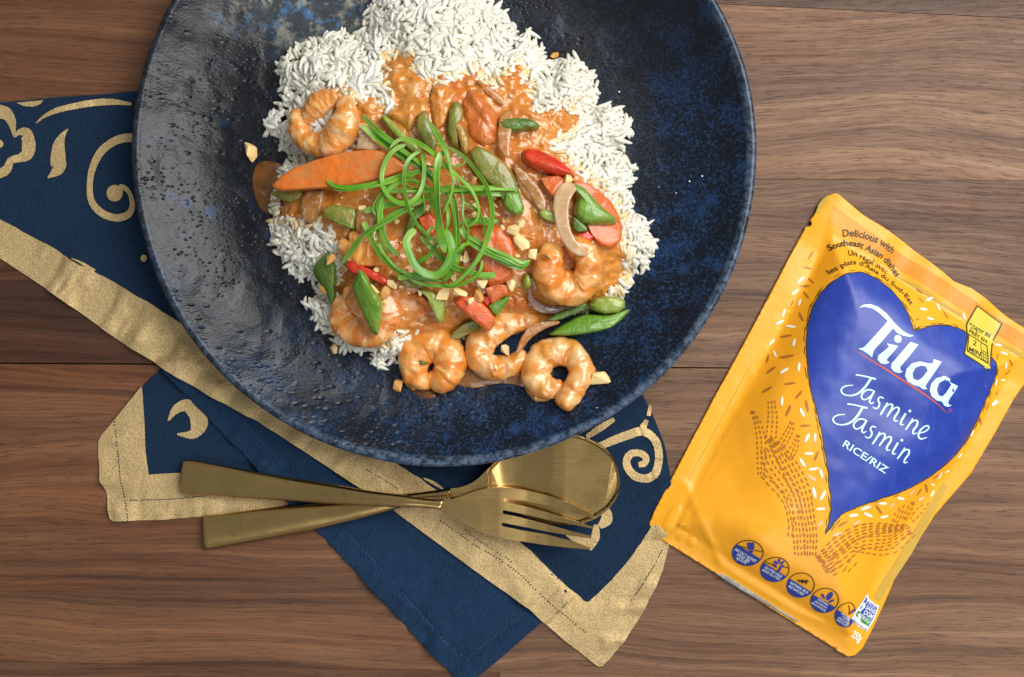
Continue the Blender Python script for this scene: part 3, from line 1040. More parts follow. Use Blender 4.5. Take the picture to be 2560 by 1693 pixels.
# ------------------------------------------------------------------ cutlery
def loft(name, top, bot, zc, th, mat, parent, n=60, m=12, cap=(True, True), crown=1.0):
    """a bar whose two px edges are traced; th thickness (m), zc centre height, both lists over length"""
    T = even(crom(top, 80), n)
    B = even(crom(bot, 80), n)
    u = np.linspace(0, 1, n)
    zc_ = np.interp(u, np.linspace(0, 1, len(zc)), zc)
    th_ = np.interp(u, np.linspace(0, 1, len(th)), th)
    V, F = [], []
    for i in range(n):
        k = kz(zc_[i])
        c = (T[i] + B[i]) / 2
        hv = (T[i] - B[i]) / 2
        for j in range(m):
            a = 2 * math.pi * j / m
            ca, sa = math.cos(a), math.sin(a)
            e = .86
            cx_ = math.copysign(abs(ca) ** e, ca)
            cz_ = math.copysign(abs(sa) ** 1.0, sa)
            p = c + hv * cx_
            V.append(((p[0] - CX) * k, -(p[1] - CY) * k, zc_[i] + cz_ * th_[i] / 2))
    for i in range(n - 1):
        for j in range(m):
            F.append((i * m + j, i * m + (j + 1) % m, (i + 1) * m + (j + 1) % m, (i + 1) * m + j))
    F.append(tuple(range(m - 1, -1, -1)))
    F.append(tuple((n - 1) * m + j for j in range(m)))
    me = pydata(name, V, F)
    bmm = bmesh.new()
    bmm.from_mesh(me)
    bmesh.ops.recalc_face_normals(bmm, faces=bmm.faces)
    bmm.to_mesh(me)
    bmm.free()
    return put(name, me, mat, parent)


def thickplate(name, loops, hfun, th, z0, mat, parent, cell=6, bev=.00035):
    bmm = fill_mesh(loops, cell)
    bmm.verts.ensure_lookup_table()
    X = np.array([v.co.x for v in bmm.verts])
    Y = np.array([v.co.y for v in bmm.verts])
    Z = hfun(X, Y)
    k = kz(z0)
    for i, v in enumerate(bmm.verts):
        v.co = ((X[i] - CX) * k, -(Y[i] - CY) * k, Z[i])
    bmm.normal_update()
    bad = [f for f in bmm.faces if f.normal.z < 0]
    if bad:
        bmesh.ops.reverse_faces(bmm, faces=bad)
    be = [e for e in bmm.edges if len(e.link_faces) == 1]
    r = bmesh.ops.extrude_edge_only(bmm, edges=be)
    nv = [g for g in r['geom'] if isinstance(g, bmesh.types.BMVert)]
    ne = [g for g in r['geom'] if isinstance(g, bmesh.types.BMEdge)]
    for v in nv:
        v.co.z -= bev * 1.2
    # widen the rim a hair below the top for a rounded edge, then drop to the underside
    r2 = bmesh.ops.extrude_edge_only(bmm, edges=[e for e in ne if len(e.link_faces) == 1])
    for g in r2['geom']:
        if isinstance(g, bmesh.types.BMVert):
            g.co.z -= th
    ne2 = [e for e in bmm.edges if len(e.link_faces) == 1]
    try:
        bmesh.ops.triangle_fill(bmm, use_beauty=True, use_dissolve=False, edges=ne2)
    except Exception:
        pass
    me = bpy.data.meshes.new(name)
    bmm.to_mesh(me)
    bmm.free()
    o = put(name, me, mat, parent, smooth=True)
    me.set_sharp_from_angle(angle=math.radians(38))
    return o


spoon = empty("spoon", at(1050, 1250))
tag(spoon, "brass spoon half tucked under the plate rim, its bowl beneath the fork", "spoon")
fork = empty("fork", at(950, 1230))
tag(fork, "brass four-tined fork lying across the spoon on the napkin", "fork")

# spoon: handle on the table and cloth, bowl on the cloth
sp_top = [(509, 1290), (560, 1284), (615, 1277), (729, 1263), (830, 1252), (906, 1243), (980, 1238)] + tr('t8', [(100, 625), (250, 608), (400, 590), (520, 566)])
sp_bot = [(512, 1375), (560, 1366), (628, 1354), (720, 1337), (792, 1323), (906, 1297), (1000, 1271)] + tr('t8', [(130, 740), (280, 705), (420, 690), (560, 660)])
loft("handle", sp_top, sp_bot, [.0032, .0034, .0038, .0046, .0060, .0076, .0100], [.0040, .0046, .0050, .0052, .0052, .0050, .0044], MT['brass'], spoon)
bowl_out = tr('t8', [(520, 567), (600, 552), (700, 522), (790, 470), (880, 385), (980, 285), (1120, 170), (1320, 70), (1560, 15), (1780, 20), (1900, 55), (2050, 122), (2165, 250), (2225, 400), (2237, 500), (2228, 590), (2185, 690), (2100, 790), (1990, 868), (1860, 912), (1640, 930), (1400, 890), (1180, 800), (980, 700), (800, 640), (700, 628), (620, 642), (560, 660)])
bowl_out = [tuple(p) for p in crom(bowl_out, 90, closed=True)]
SBC = (1385.0, 1196.0)


def hbowl(X, Y):
    u = (X - SBC[0]) / 165.0
    v = (Y - SBC[1]) / 112.0
    r2 = u * u + v * v
    rim = .0128 - .0012 * np.clip((X - 1150) / 400, 0, 1)
    dep = .0104 * np.clip(1 - r2, 0, 1) ** .8
    return rim - dep + .0006 * np.clip(-(X - 1190) / 60, 0, 1)


thickplate("bowl", [bowl_out], hbowl, .0008, .006, MT['brass'], spoon, cell=5)

# fork: handle crosses over the spoon's
fk_top = [(459, 1150), (475, 1150), (540, 1160), (628, 1177), (730, 1195), (830, 1210), (920, 1226)] + tr('t8', [(0, 640), (180, 670), (350, 690), (470, 690)])
fk_bot = [(449, 1226), (464, 1236), (540, 1241), (628, 1247), (721, 1252), (820, 1259), (906, 1264)] + tr('t8', [(0, 772), (130, 774), (280, 780), (430, 800)])
loft("handle", fk_top, fk_bot, [.0050, .0058, .0072, .0092, .0114, .0138, .0158, .0168], [.0042, .0048, .0052, .0052, .0050, .0046, .0038, .0024], MT['brass'], fork)
FXA, FXB = tr('t8', [(430, 740)])[0][0], tr('t8', [(1970, 1000)])[0][0]


def hfork(X, Y):
    u = np.clip((X - FXA) / (FXB - FXA), -.1, 1.1)
    z = np.interp(u, [-.1, 0, .12, .26, .38, .46, .56, .70, .85, 1.0, 1.1], [.0180, .0180, .0178, .0174, .0168, .0160, .0150, .0144, .0147, .0156, .0160])
    return z


head = tr('t8', [(440, 692), (480, 690), (600, 658), (800, 588), (950, 555), (1050, 552), (1062, 610), (1075, 668), (1062, 676), (1060, 694), (1072, 704), (1070, 740), (1066, 788), (1052, 796), (1048, 812), (1060, 824), (1060, 870), (1056, 914), (1042, 922), (1038, 938), (1050, 950), (1034, 1005), (1012, 1060), (930, 1042), (850, 1018), (770, 982), (700, 938), (630, 890), (560, 848), (490, 818), (420, 800), (425, 740)])
fhead = thickplate("head", [head], hfork, .0011, .013, MT['brass'], fork, cell=5)
for tp in ([(1051, 552), (1250, 582), (1500, 642), (1750, 722), (1972, 832), (1975, 868), (1700, 803), (1500, 745), (1250, 690), (1076, 668)],
           [(1073, 704), (1250, 745), (1500, 815), (1750, 890), (1968, 958), (1962, 977), (1750, 935), (1500, 885), (1250, 828), (1067, 788)],
           [(1061, 824), (1250, 868), (1500, 935), (1750, 1005), (1955, 1052), (1948, 1078), (1750, 1052), (1500, 1010), (1250, 957), (1057, 914)],
           [(1051, 950), (1250, 995), (1500, 1040), (1750, 1105), (1942, 1172), (1935, 1190), (1750, 1176), (1500, 1150), (1200, 1100), (1013, 1060)]):
    thickplate("tine", [tr('t8', tp)], hfork, .0011, .012, MT['brass'], fhead, cell=5)
# maker's stamps pressed into the metal
def hstamp(hf_):
    return lambda X, Y: hf_(X, Y)
ring_ = lambda x, y, w, h: [tr('t8', [(x, y), (x + w, y + 4), (x + w, y + h), (x, y + h - 4)]), tr('t8', [(x + 5, y + 6), (x + w - 5, y + 9), (x + w - 5, y + h - 6), (x + 5, y + h - 9)])]
stm = m_flat("stamped_brass_shadow", (.20, .14, .055), .45, metal=1.0)
multi("stamp", [ring_(1030, 402, 58, 36), tr('t8', [(1050, 414), (1072, 416), (1072, 424), (1050, 422)])], hbowl, .00006, stm, spoon, z0=.006)
multi("stamp", [ring_(832, 656, 58, 38), tr('t8', [(852, 668), (874, 670), (874, 678), (852, 676)])], hfork, .00006, stm, fork, z0=.013)
multi("stamp", [ring_(806, 876, 54, 40), tr('t8', [(824, 890), (846, 892), (846, 900), (824, 898)])], hfork, .00006, stm, fork, z0=.013)
# ------------------------------------------------------------------ the rice pouch
pouch = empty("rice_pouch", at(2050, 1050))
tag(pouch, "orange stand-up pouch of jasmine rice with a blue heart print", "pouch")
PO = [(2103, 481), (2094, 480), (2083, 484), (2070, 497), (2053, 520), (2042, 537), (2033, 549), (2037, 551), (2038, 558), (2034, 563), (2024, 564), (1975, 655), (1900, 798), (1845, 900), (1790, 1000), (1688, 1194), (1640, 1285), (1629, 1312), (1628, 1326), (1633, 1340), (1649, 1349),
      (1777, 1429), (1909, 1513), (2000, 1570), (2099, 1632), (2104, 1637), (2130, 1652), (2148, 1648), (2166, 1632), (2192, 1583), (2225, 1510), (2254, 1442), (2300, 1372), (2351, 1292), (2440, 1190), (2500, 1090), (2550, 1000), (2620, 900), (2655, 872),
      (2560, 811), (2522, 782), (2480, 748), (2439, 719), (2397, 703), (2335, 653), (2273, 603), (2215, 564), (2165, 533), (2124, 500)]
TOPL = [(2053, 545), (2600, 905)]


def hP(X, Y):
    X = np.asarray(X, float)
    Y = np.asarray(Y, float)
    d = sdist(X, Y, PO)
    # distance below the top seal and above the bottom seal
    dt = ((Y - 545) * .835 - (X - 2040) * .550)
    db = -((Y - 1349) * .850 - (X - 1649) * .528)
    dlft = (X - 1628) * .880 + (Y - 1318) * .476
    drgt = sdist(X, Y, PO)
    e = np.minimum(np.minimum(d - 48, dt - 8), np.minimum(db - 20, dlft - 52))
    f = np.clip(e / 190.0, 0, 1)
    f = 1 - (1 - f) ** 2.2
    zb = smooth(260, 20, db)                               # the bottom edge stands up a little on its gusset
    z = .0016 + .0165 * f + .0034 * zb * smooth(-5, 60, d)
    # soft dents and folds of a half-full pouch
    def dent(cx, cy, rx, ry, a, amp):
        ca, sa = math.cos(a), math.sin(a)
        u = ((X - cx) * ca + (Y - cy) * sa) / rx
        v = (-(X - cx) * sa + (Y - cy) * ca) / ry
        return amp * np.exp(-u * u - v * v)
    z = z + dent(1825, 1225, 75, 130, .5, -.0052) * f ** .3 + dent(1960, 830, 40, 190, .46, -.0030) * f ** .3
    z = z + dent(2420, 1010, 50, 120, .9, -.0022) * f + dent(2370, 900, 60, 40, .5, .0012) * f
    z = z + dent(1870, 1330, 30, 110, -.95, .0014) + dent(2060, 640, 36, 70, .4, -.0020) * f ** .3
    z = z + dent(2300, 1150, 160, 60, -.5, .0016) * f + dent(2230, 1020, 70, 40, .6, -.0014) * f
    z = z + .0010 * fbm(X, Y, 120, 51, 3) * smooth(0, 60, e) + .00030 * fbm(X, Y, 45, 57, 2) * smooth(0, 50, d)
    # crimped top seal: gentle waves across it
    al = X * .835 + Y * .550
    z = z + (.0012 + .0010 * np.sin(al / 46.0) + .0008 * np.sin(al / 23.0 + 1)) * smooth(70, -20, dt)
    cr = ((Y - 1200) * .80 + (X - 1690) * -.60)
    z = z + .0007 * np.exp(-(np.abs(dlft - 62) / 5.0) ** 2) * smooth(1000, 1120, Y)
    def crease(ax, ay, bx_, by_, w, amp):
        dx, dy = bx_ - ax, by_ - ay
        L = math.hypot(dx, dy)
        t_ = ((X - ax) * dx + (Y - ay) * dy) / (L * L)
        dd = ((X - ax) * dy - (Y - ay) * dx) / L
        return amp * np.exp(-np.abs(dd) / w) * smooth(-.15, .2, t_) * smooth(1.15, .8, t_)
    z = z + crease(1719, 1212, 1759, 1318, 7, .0011) + crease(1759, 1318, 1812, 1420, 8, .0012) + crease(1652, 1190, 1722, 1214, 5, .0007)
    z = z + crease(1812, 1420, 1990, 1530, 9, .0010) + crease(1990, 1530, 2160, 1600, 9, .0009) + crease(2075, 560, 2030, 700, 9, -.0012)
    z = z + crease(1930, 1316, 1790, 1270, 10, .0006) + crease(2440, 930, 2500, 1010, 6, .0007) + crease(2390, 1000, 2330, 930, 7, .0006) + crease(1900, 900, 1740, 1190, 6, -.0007)
    return np.maximum(z, .0007)


ZP = .009
sheet("front_panel", [PO], hP, 0, MT['film'], pouch, cell=8, z0=ZP, skirt=.0010)
# the grey gusset showing below the raised bottom edge, with the orange fold of the back
gz = lambda X, Y: X * 0 + .0010
sheet("bottom_gusset", [tr('P7', [(420, 975), (452, 998), (480, 1018), (560, 1066), (640, 1113), (720, 1156), (790, 1198), (860, 1240), (900, 1250), (700, 1120), (500, 990)])], gz, .0012, MT['gusset'], pouch, cell=14, z0=0, skirt=.0008)


def pr(name, loops, mat, off=.00014, cell=12, parent=None):
    return sheet(name, loops, hP, off, MT[mat], parent or pouch, cell=cell, z0=ZP)


def prm(name, polys, mat, off=.00026, cell=14, parent=None):
    if len(polys) <= 9:
        for q in polys:
            o = multi(name, [q], hP, off, MT[mat], parent or pouch, cell=cell, z0=ZP)
        return o
    return tag(multi(name, polys, hP, off, MT[mat], parent or pouch, cell=cell, z0=ZP), kind="stuff")


HEART = tr('P6', [(905, 915), (898, 870), (880, 805), (850, 740), (795, 662), (705, 592), (612, 556), (522, 563), (440, 608), (370, 680), (320, 770), (290, 860), (275, 960), (270, 1050), (274, 1150), (285, 1250), (303, 1350)]) + \
    tr('P7', [(965, 0), (985, 100), (1000, 180), (1020, 290), (1036, 400), (1049, 520), (1053, 600), (1042, 680), (1020, 748), (1060, 690), (1120, 622), (1250, 572), (1400, 530), (1530, 490), (1650, 430), (1740, 370), (1830, 290), (1900, 190), (1945, 90)]) + \
    tr('P6', [(1382, 1327), (1420, 1240), (1436, 1160), (1412, 1080), (1352, 1008), (1292, 950), (1250, 915), (1180, 886), (1120, 876), (1060, 875), (980, 890)])
hs = []
for i in range(len(HEART)):
    hs.append(HEART[i])
heart = pr("heart_print", [hs], 'heart', .00014, cell=8)
rs = np.random.RandomState(12)
hc = np.array(hs + [hs[0]])
hcl = even(hc, 190)
dl = []
cen = hcl.mean(0)
tg = np.gradient(hcl, axis=0)
tg /= np.linalg.norm(tg, axis=1)[:, None]
for i in range(0, 189):
    nrm = np.array([-tg[i][1], tg[i][0]])
    if np.dot(nrm, hcl[i] - cen) < 0: nrm = -nrm
    j = min(i + 2, 189)
    o1 = rs.uniform(-1.0, 2.0)
    dl.append(stroke([hcl[i] + nrm * o1, (hcl[i] + hcl[j]) / 2 + nrm * (o1 + .3), hcl[j] + nrm * (o1 + rs.uniform(-.5, .8))], [1.0, 2.2, 1.0], n=5))
    if rs.rand() < .3:
        o2 = rs.uniform(4, 7)
        dl.append(stroke([hcl[i] + nrm * o2, (hcl[i] + hcl[j]) / 2 + nrm * o2, hcl[j] + nrm * (o2 - .6)], [.8, 1.6, .8], n=5))
prm("heart_outline", dl, 'ink', .00024, cell=0, parent=heart)

# --- lettering, traced letter by letter
T_ = [(303, 131), (335, 112), (385, 109), (437, 127), (490, 170), (535, 228), (585, 278), (625, 302), (662, 312), (630, 320), (590, 313), (550, 295), (524, 264), (398, 402), (388, 425), (383, 453), (362, 432), (325, 408), (294, 396), (330, 388), (354, 364), (492, 217), (440, 167), (395, 137), (345, 126)]
i_ = [(478, 362), (554, 378), (478, 462), (480, 477), (496, 482), (470, 496), (438, 489), (419, 468), (423, 440), (492, 384)]
l_ = [(636, 352), (686, 370), (563, 512), (564, 534), (580, 545), (555, 553), (525, 543), (504, 520), (509, 490), (616, 372)]
d_o = [(778, 463), (831, 480), (733, 618), (722, 640), (735, 656), (705, 656), (688, 640), (650, 630), (610, 606), (594, 570), (604, 525), (638, 490), (690, 477), (732, 488), (770, 492)]
d_i = [(697, 503), (660, 518), (640, 556), (648, 590), (675, 600), (700, 585), (738, 538), (728, 512)]
a_o = [(884, 612), (946, 638), (893, 718), (882, 744), (892, 758), (913, 764), (885, 773), (855, 762), (838, 737), (800, 729), (765, 702), (751, 665), (761, 620), (795, 585), (846, 571), (882, 588)]
a_i = [(846, 596), (812, 618), (798, 660), (810, 695), (836, 705), (862, 680), (893, 628), (874, 602)]
w8 = lambda p: tr('w8', p)
prm("brand_lettering", [w8(T_), w8(i_), w8(ellipse(553, 333, 25, 25)), w8(l_), [w8(d_o), w8(d_i)], [w8(a_o), w8(a_i)]], 'white', .00030, parent=heart)
prm("underline", [stroke(w8([(266, 404), (420, 496), (600, 612), (760, 718), (884, 814)]), wid('w8', [2, 9, 11, 9, 2])), [w8(ellipse(905, 796, 12, 12)), w8(ellipse(905, 796, 8, 8))]], 'red', .00030, parent=heart)


def script_word(dx, dy, last_e):
    st = [([(278, 563), (340, 574), (408, 592)], [9, 9, 12]), ([(376, 588), (342, 640), (300, 680), (252, 697), (206, 692), (185, 670), (192, 648), (222, 634), (262, 632)], [15, 15, 13, 9, 8, 10, 9, 8, 5]),
          ([(396, 668), (362, 660), (332, 674), (315, 700), (324, 721), (346, 722), (376, 700), (397, 670)], [8, 10, 10, 11, 9, 8, 7, 7]), ([(400, 668), (376, 712), (368, 736), (380, 749), (398, 738)], [12, 13, 11, 9, 5]),
          ([(462, 716), (438, 708), (424, 726), (434, 750), (424, 776), (404, 781), (388, 770)], [7, 9, 10, 12, 10, 8, 5]),
          ([(486, 744), (458, 792), (436, 822)], [10, 12, 10]), ([(446, 806), (488, 760), (516, 757), (512, 786), (480, 834)], [5, 8, 11, 13, 9]), ([(488, 822), (530, 780), (556, 777), (554, 802), (530, 840), (530, 860), (552, 860)], [5, 8, 11, 13, 12, 9, 5]),
          ([(602, 812), (572, 864), (568, 884), (590, 884)], [12, 13, 10, 5]), ([(648, 846), (618, 892), (598, 918)], [10, 12, 9]), ([(606, 904), (650, 862), (676, 862), (673, 890), (650, 922), (648, 944), (672, 938)], [5, 8, 11, 13, 12, 9, 5])]
    if last_e:
        st.append(([(688, 940), (728, 930), (754, 909), (748, 894), (724, 897)], [6, 8, 9, 9, 9]))
        st.append(([(726, 896), (696, 922), (683, 952), (698, 977), (742, 968)], [9, 12, 13, 10, 5]))
    out = [stroke(w8([(x + dx, y + dy) for x, y in p]), wid('w8', ws), n=max(14, len(p) * 5)) for p, ws in st]
    out.append(w8(ellipse(627 + dx, 797 + dy, 9, 9)))
    return out


prm("variety_lettering", script_word(0, 0, True), 'white', .00030, parent=heart)
prm("variety_lettering", script_word(-55, 187, False), 'white', .00030, parent=heart)


def text_polys(body, bold=0.0):
    """triangles of a text as a mesh, normalised so that x runs 0..1 and the cap height is 1"""
    cu = bpy.data.curves.new("lettering", 'FONT')
    cu.body = body
    cu.size = 1.0
    cu.resolution_u = 3
    cu.offset = bold
    ob = bpy.data.objects.new("lettering", cu)
    COL.objects.link(ob)
    bpy.context.view_layer.update()
    dg = bpy.context.evaluated_depsgraph_get()
    m = bpy.data.meshes.new_from_object(ob.evaluated_get(dg))
    bpy.data.objects.remove(ob)
    bpy.data.curves.remove(cu)
    co = np.array([v.co[:2] for v in m.vertices])
    fs = [tuple(p.vertices) for p in m.polygons]
    bpy.data.meshes.remove(m)
    x0, x1 = co[:, 0].min(), co[:, 0].max()
    co[:, 0] = (co[:, 0] - x0) / (x1 - x0)
    co[:, 1] = co[:, 1] / .70
    return co, fs


def text_on(name, items, mat, off=.00032, parent=None):
    """items: (body, baseline path px, cap height px, bold, slant)"""
    bmm = bmesh.new()
    for body, path, hgt, bold, slant in items:
        co, fs = text_polys(body, bold)
        P = crom(path, 60) if len(path) > 2 else np.array([[path[0][0] + (path[1][0] - path[0][0]) * t, path[0][1] + (path[1][1] - path[0][1]) * t] for t in np.linspace(0, 1, 12)])
        d = np.r_[0, np.cumsum(np.linalg.norm(np.diff(P, axis=0), axis=1))]
        d /= d[-1]
        T = np.gradient(P, axis=0)
        T /= np.linalg.norm(T, axis=1)[:, None]
        L = np.linalg.norm(np.diff(P, axis=0), axis=1).sum()
        u = np.clip(co[:, 0] + co[:, 1] * slant * hgt / L, -.05, 1.05)
        bx, by = np.interp(u, d, P[:, 0]), np.interp(u, d, P[:, 1])
        tx, ty = np.interp(u, d, T[:, 0]), np.interp(u, d, T[:, 1])
        X = bx + ty * co[:, 1] * hgt
        Y = by - tx * co[:, 1] * hgt
        vs = [bmm.verts.new((x, y, 0)) for x, y in zip(X, Y)]
        for f in fs:
            try:
                bmm.faces.new([vs[i] for i in f])
            except ValueError:
                pass
    return finish_sheet(name, bmm, hP, off, ZP, MT[mat], parent or pouch)


text_on("variety_lettering", [("RICE/RIZ", w8([(186, 1020), (466, 1200)]), 46 * .38268, .012, 0)], 'white', parent=heart)
t6 = lambda p: tr('t6', p)
text_on("slogan_lettering", [("Delicious with", t6([(575, 300), (720, 292), (900, 328), (1080, 395), (1200, 462), (1325, 562)]), 108 * .16578, .022, 0),
                             ("Southeast Asian dishes", t6([(362, 516), (480, 468), (620, 438), (720, 440), (830, 462), (1000, 545), (1150, 628), (1280, 742), (1405, 915)]), 92 * .16578, .022, 0),
                             ("Un régal avec", t6([(635, 590), (760, 602), (870, 655), (1000, 720), (1120, 782), (1245, 872)]), 88 * .16578, .012, 0),
                             ("les plats d'Asie du Sud-Est", t6([(330, 880), (440, 815), (560, 758), (700, 728), (830, 748), (960, 812), (1080, 882), (1190, 945), (1290, 1030), (1400, 1130), (1480, 1230), (1535, 1345)]), 74 * .16578, .014, 0)], 'ink')

# --- the small yellow label by the top right of the heart
P6 = lambda p: tr('P6', p)
lab = P6([(1335, 752), (1420, 810), (1502, 865), (1470, 925), (1432, 995), (1400, 1060), (1373, 1152), (1290, 1102), (1207, 1050), (1236, 985), (1256, 935), (1264, 885), (1290, 830)])
ready = pr("ready_label", [lab], 'yellow', .00030, cell=10)
border = [P6([(1335, 752), (1420, 810), (1502, 865), (1470, 925), (1432, 995), (1400, 1060), (1373, 1152), (1290, 1102), (1207, 1050), (1236, 985), (1256, 935), (1264, 885), (1290, 830)]),
          P6([(1338, 762), (1418, 817), (1491, 867), (1462, 921), (1424, 991), (1391, 1058), (1368, 1140), (1294, 1095), (1217, 1047), (1244, 987), (1264, 938), (1272, 888), (1297, 834)])]
bx = lambda a, b, c, d: [P6([a, b, c, d])]
fr_box = [P6([(1268, 925), (1390, 1000), (1368, 1112), (1232, 1032)]), P6([(1274, 935), (1382, 1003), (1362, 1102), (1241, 1029)])]
grid = [stroke(P6([(1346, 985), (1322, 1082)]), wid('P6', [4, 4]), n=4), stroke(P6([(1338, 1025), (1382, 1050)]), wid('P6', [4, 4]), n=4)]
for k in range(1, 4):
    grid.append(stroke(P6([(1337 - k * 4, 1022 + k * 18), (1379 - k * 4, 1047 + k * 18)]), wid('P6', [3, 3]), n=3))
for k in range(1, 3):
    grid.append(stroke(P6([(1336 + k * 14, 1026 + k * 8), (1322 + k * 14, 1084 + k * 8)]), wid('P6', [3, 3]), n=3))
prm("label_border", [border, fr_box] + grid, 'ink', .00042, parent=ready)
text_on("label_lettering", [("READY IN", P6([(1283, 882), (1340, 918), (1420, 952)]), 26 * .41457, .03, 0), ("PRÊT EN", P6([(1277, 918), (1330, 952), (1392, 985)]), 23 * .41457, .025, 0),
                            ("2", P6([(1284, 990), (1304, 1002)]), 30 * .41457, .02, 0), ("MIN", P6([(1245, 1030), (1317, 1066)]), 30 * .41457, .02, 0)], 'ink', .00042, parent=ready)

# --- grains of rice printed round the heart
def grain(fr, x, y, L, a, w=None):
    k = FR[fr][2]
    c = tr(fr, [(x, y)])[0]
    return ellipse(c[0], c[1], L * k / 2, (w or L * .28) * k / 2, a, n=10)


wg = [('P6', 268, 598, 60, -.75), ('P6', 232, 672, 56, -.65), ('P6', 257, 735, 46, -1.2), ('P6', 163, 800, 52, -1.35), ('P6', 140, 857, 56, -.4), ('P6', 200, 882, 56, .15), ('P6', 92, 978, 52, -.8), ('P6', 208, 980, 52, -1.3), ('P6', 103, 1048, 46, 1.3),
      ('P6', 143, 1150, 60, -.6), ('P6', 223, 1125, 56, -1.4), ('P6', 120, 1330, 56, -1.5), ('P6', 230, 1395, 60, 1.15), ('P6', 258, 1545, 52, -1.1), ('P6', 300, 1540, 50, -1.5),
      ('P6', 1042, 716, 56, -.4), ('P6', 1100, 765, 48, 1.3), ('P6', 990, 778, 52, .15), ('P6', 1026, 836, 48, .2), ('P6', 1258, 820, 48, 1.2), ('P6', 1495, 1045, 50, .3), ('P6', 1497, 1120, 48, 1.3), ('P6', 1497, 1210, 40, .1), ('P6', 1452, 1352, 50, -.6), ('P6', 1447, 1225, 46, -1.4), ('P6', 1470, 995, 44, .2),
      ('P7', 895, 65, 58, 1.15), ('P7', 918, 205, 56, -1.1), ('P7', 928, 292, 52, 0), ('P7', 893, 343, 58, 1.0), ('P7', 955, 378, 56, -.15), ('P7', 996, 403, 56, 1.3), ('P7', 958, 510, 66, 1.35), ('P7', 1005, 525, 62, -1.05), ('P7', 994, 600, 54, -.05),
      ('P7', 1180, 638, 56, -.1), ('P7', 1250, 598, 64, -.3), ('P7', 1267, 638, 58, .4), ('P7', 1350, 575, 54, .1), ('P7', 1368, 654, 52, -.15), ('P7', 1463, 552, 54, .25), ('P7', 1615, 568, 44, -.5), ('P7', 1680, 488, 40, .4), ('P7', 1720, 435, 48, -1.2), ('P7', 1765, 416, 34, -.4), ('P7', 1840, 325, 36, -.9), ('P7', 1910, 195, 46, -1.1), ('P7', 2036, 20, 46, -.9), ('P7', 1683, 540, 44, -1.1)]
prm("printed_grains", [grain(*g) for g in wg], 'whiteg', .00026, cell=0)
pg = [('P7', 945, 428, 56, .6), ('P7', 992, 683, 44, -.8), ('P7', 1090, 742, 62, -.25), ('P7', 1200, 680, 48, -.5), ('P7', 1410, 590, 44, -.7), ('P7', 1540, 522, 46, -.6), ('P7', 963, 205, 54, -1.5)]
prm("printed_grains", [grain(*g) for g in pg], 'pinkg', .00026, cell=0)
bg = [('P6', 330, 448, 60, -1.0), ('P6', 312, 525, 52, .2), ('P6', 328, 604, 46, 1.0), ('P6', 290, 636, 60, .05), ('P6', 295, 692, 52, 1.1), ('P6', 218, 738, 44, -1.1), ('P6', 258, 825, 60, 1.3), ('P6', 170, 942, 68, -.2), ('P6', 163, 1065, 84, -.2), ('P6', 63, 1080, 56, -1.3), ('P6', 75, 1147, 70, -.7), ('P6', 170, 1225, 68, -.15), ('P6', 45, 1265, 70, -.6), ('P6', 215, 1292, 64, -.9), ('P6', 153, 1385, 70, -1.2), ('P6', 243, 1473, 52, -.05), ('P6', 985, 722, 40, .8), ('P6', 1140, 812, 52, 1.1), ('P6', 938, 840, 36, .1), ('P6', 985, 670, 50, .7), ('P6', 1532, 1102, 56, .9), ('P6', 1525, 1165, 50, -.7), ('P6', 1442, 1065, 44, -1.2), ('P6', 1462, 1290, 50, -.9), ('P6', 1362, 1460, 52, 1.2),
      ('P7', 822, 58, 70, -1.1), ('P7', 922, 30, 70, 1.4), ('P7', 908, 138, 60, -.05), ('P7', 970, 305, 64, -1.2), ('P7', 1330, 610, 72, .9), ('P7', 1590, 525, 52, -1.0), ('P7', 1637, 505, 66, 1.1), ('P7', 1690, 440, 48, -.5), ('P7', 1120, 685, 62, -.5), ('P7', 1958, 120, 46, 1.2), ('P7', 2000, 40, 48, -1.2)]
prm("printed_grains", [grain(*g, w=g[3] * .2) for g in bg], 'brown', .00026, cell=0)

# --- two open hands drawn in rows of brown grains
hands = []
rs = np.random.RandomState(3)
def lanes(fr, path, ws, n, dash, gap, thick):
    c = np.array(tr(fr, path))
    k = FR[fr][2]
    q = even(np.c_[crom(c, 60), np.interp(np.linspace(0, 1, 60), np.linspace(0, 1, len(ws)), ws) * k], 120)
    L = np.linalg.norm(np.diff(q[:, :2], axis=0), axis=1).sum()
    t = np.gradient(q[:, :2], axis=0)
    t /= np.linalg.norm(t, axis=1)[:, None]
    for j in range(n):
        off = (j / (n - 1) - .5) if n > 1 else 0
        s = rs.uniform(0, gap)
        while s < L / k - dash * .5:
            u = (s + dash / 2) * k / L * 119
            i = int(min(u, 118))
            p = q[i, :2] + np.array([-t[i][1], t[i][0]]) * q[i, 2] * off
            a = math.atan2(t[i][1], t[i][0]) + rs.uniform(-.16, .16)
            dd = dash * rs.uniform(.8, 1.15)
            hands.append(ellipse(p[0], p[1], dd * k / 2, thick * k / 2, a, n=8))
            s += dash + gap


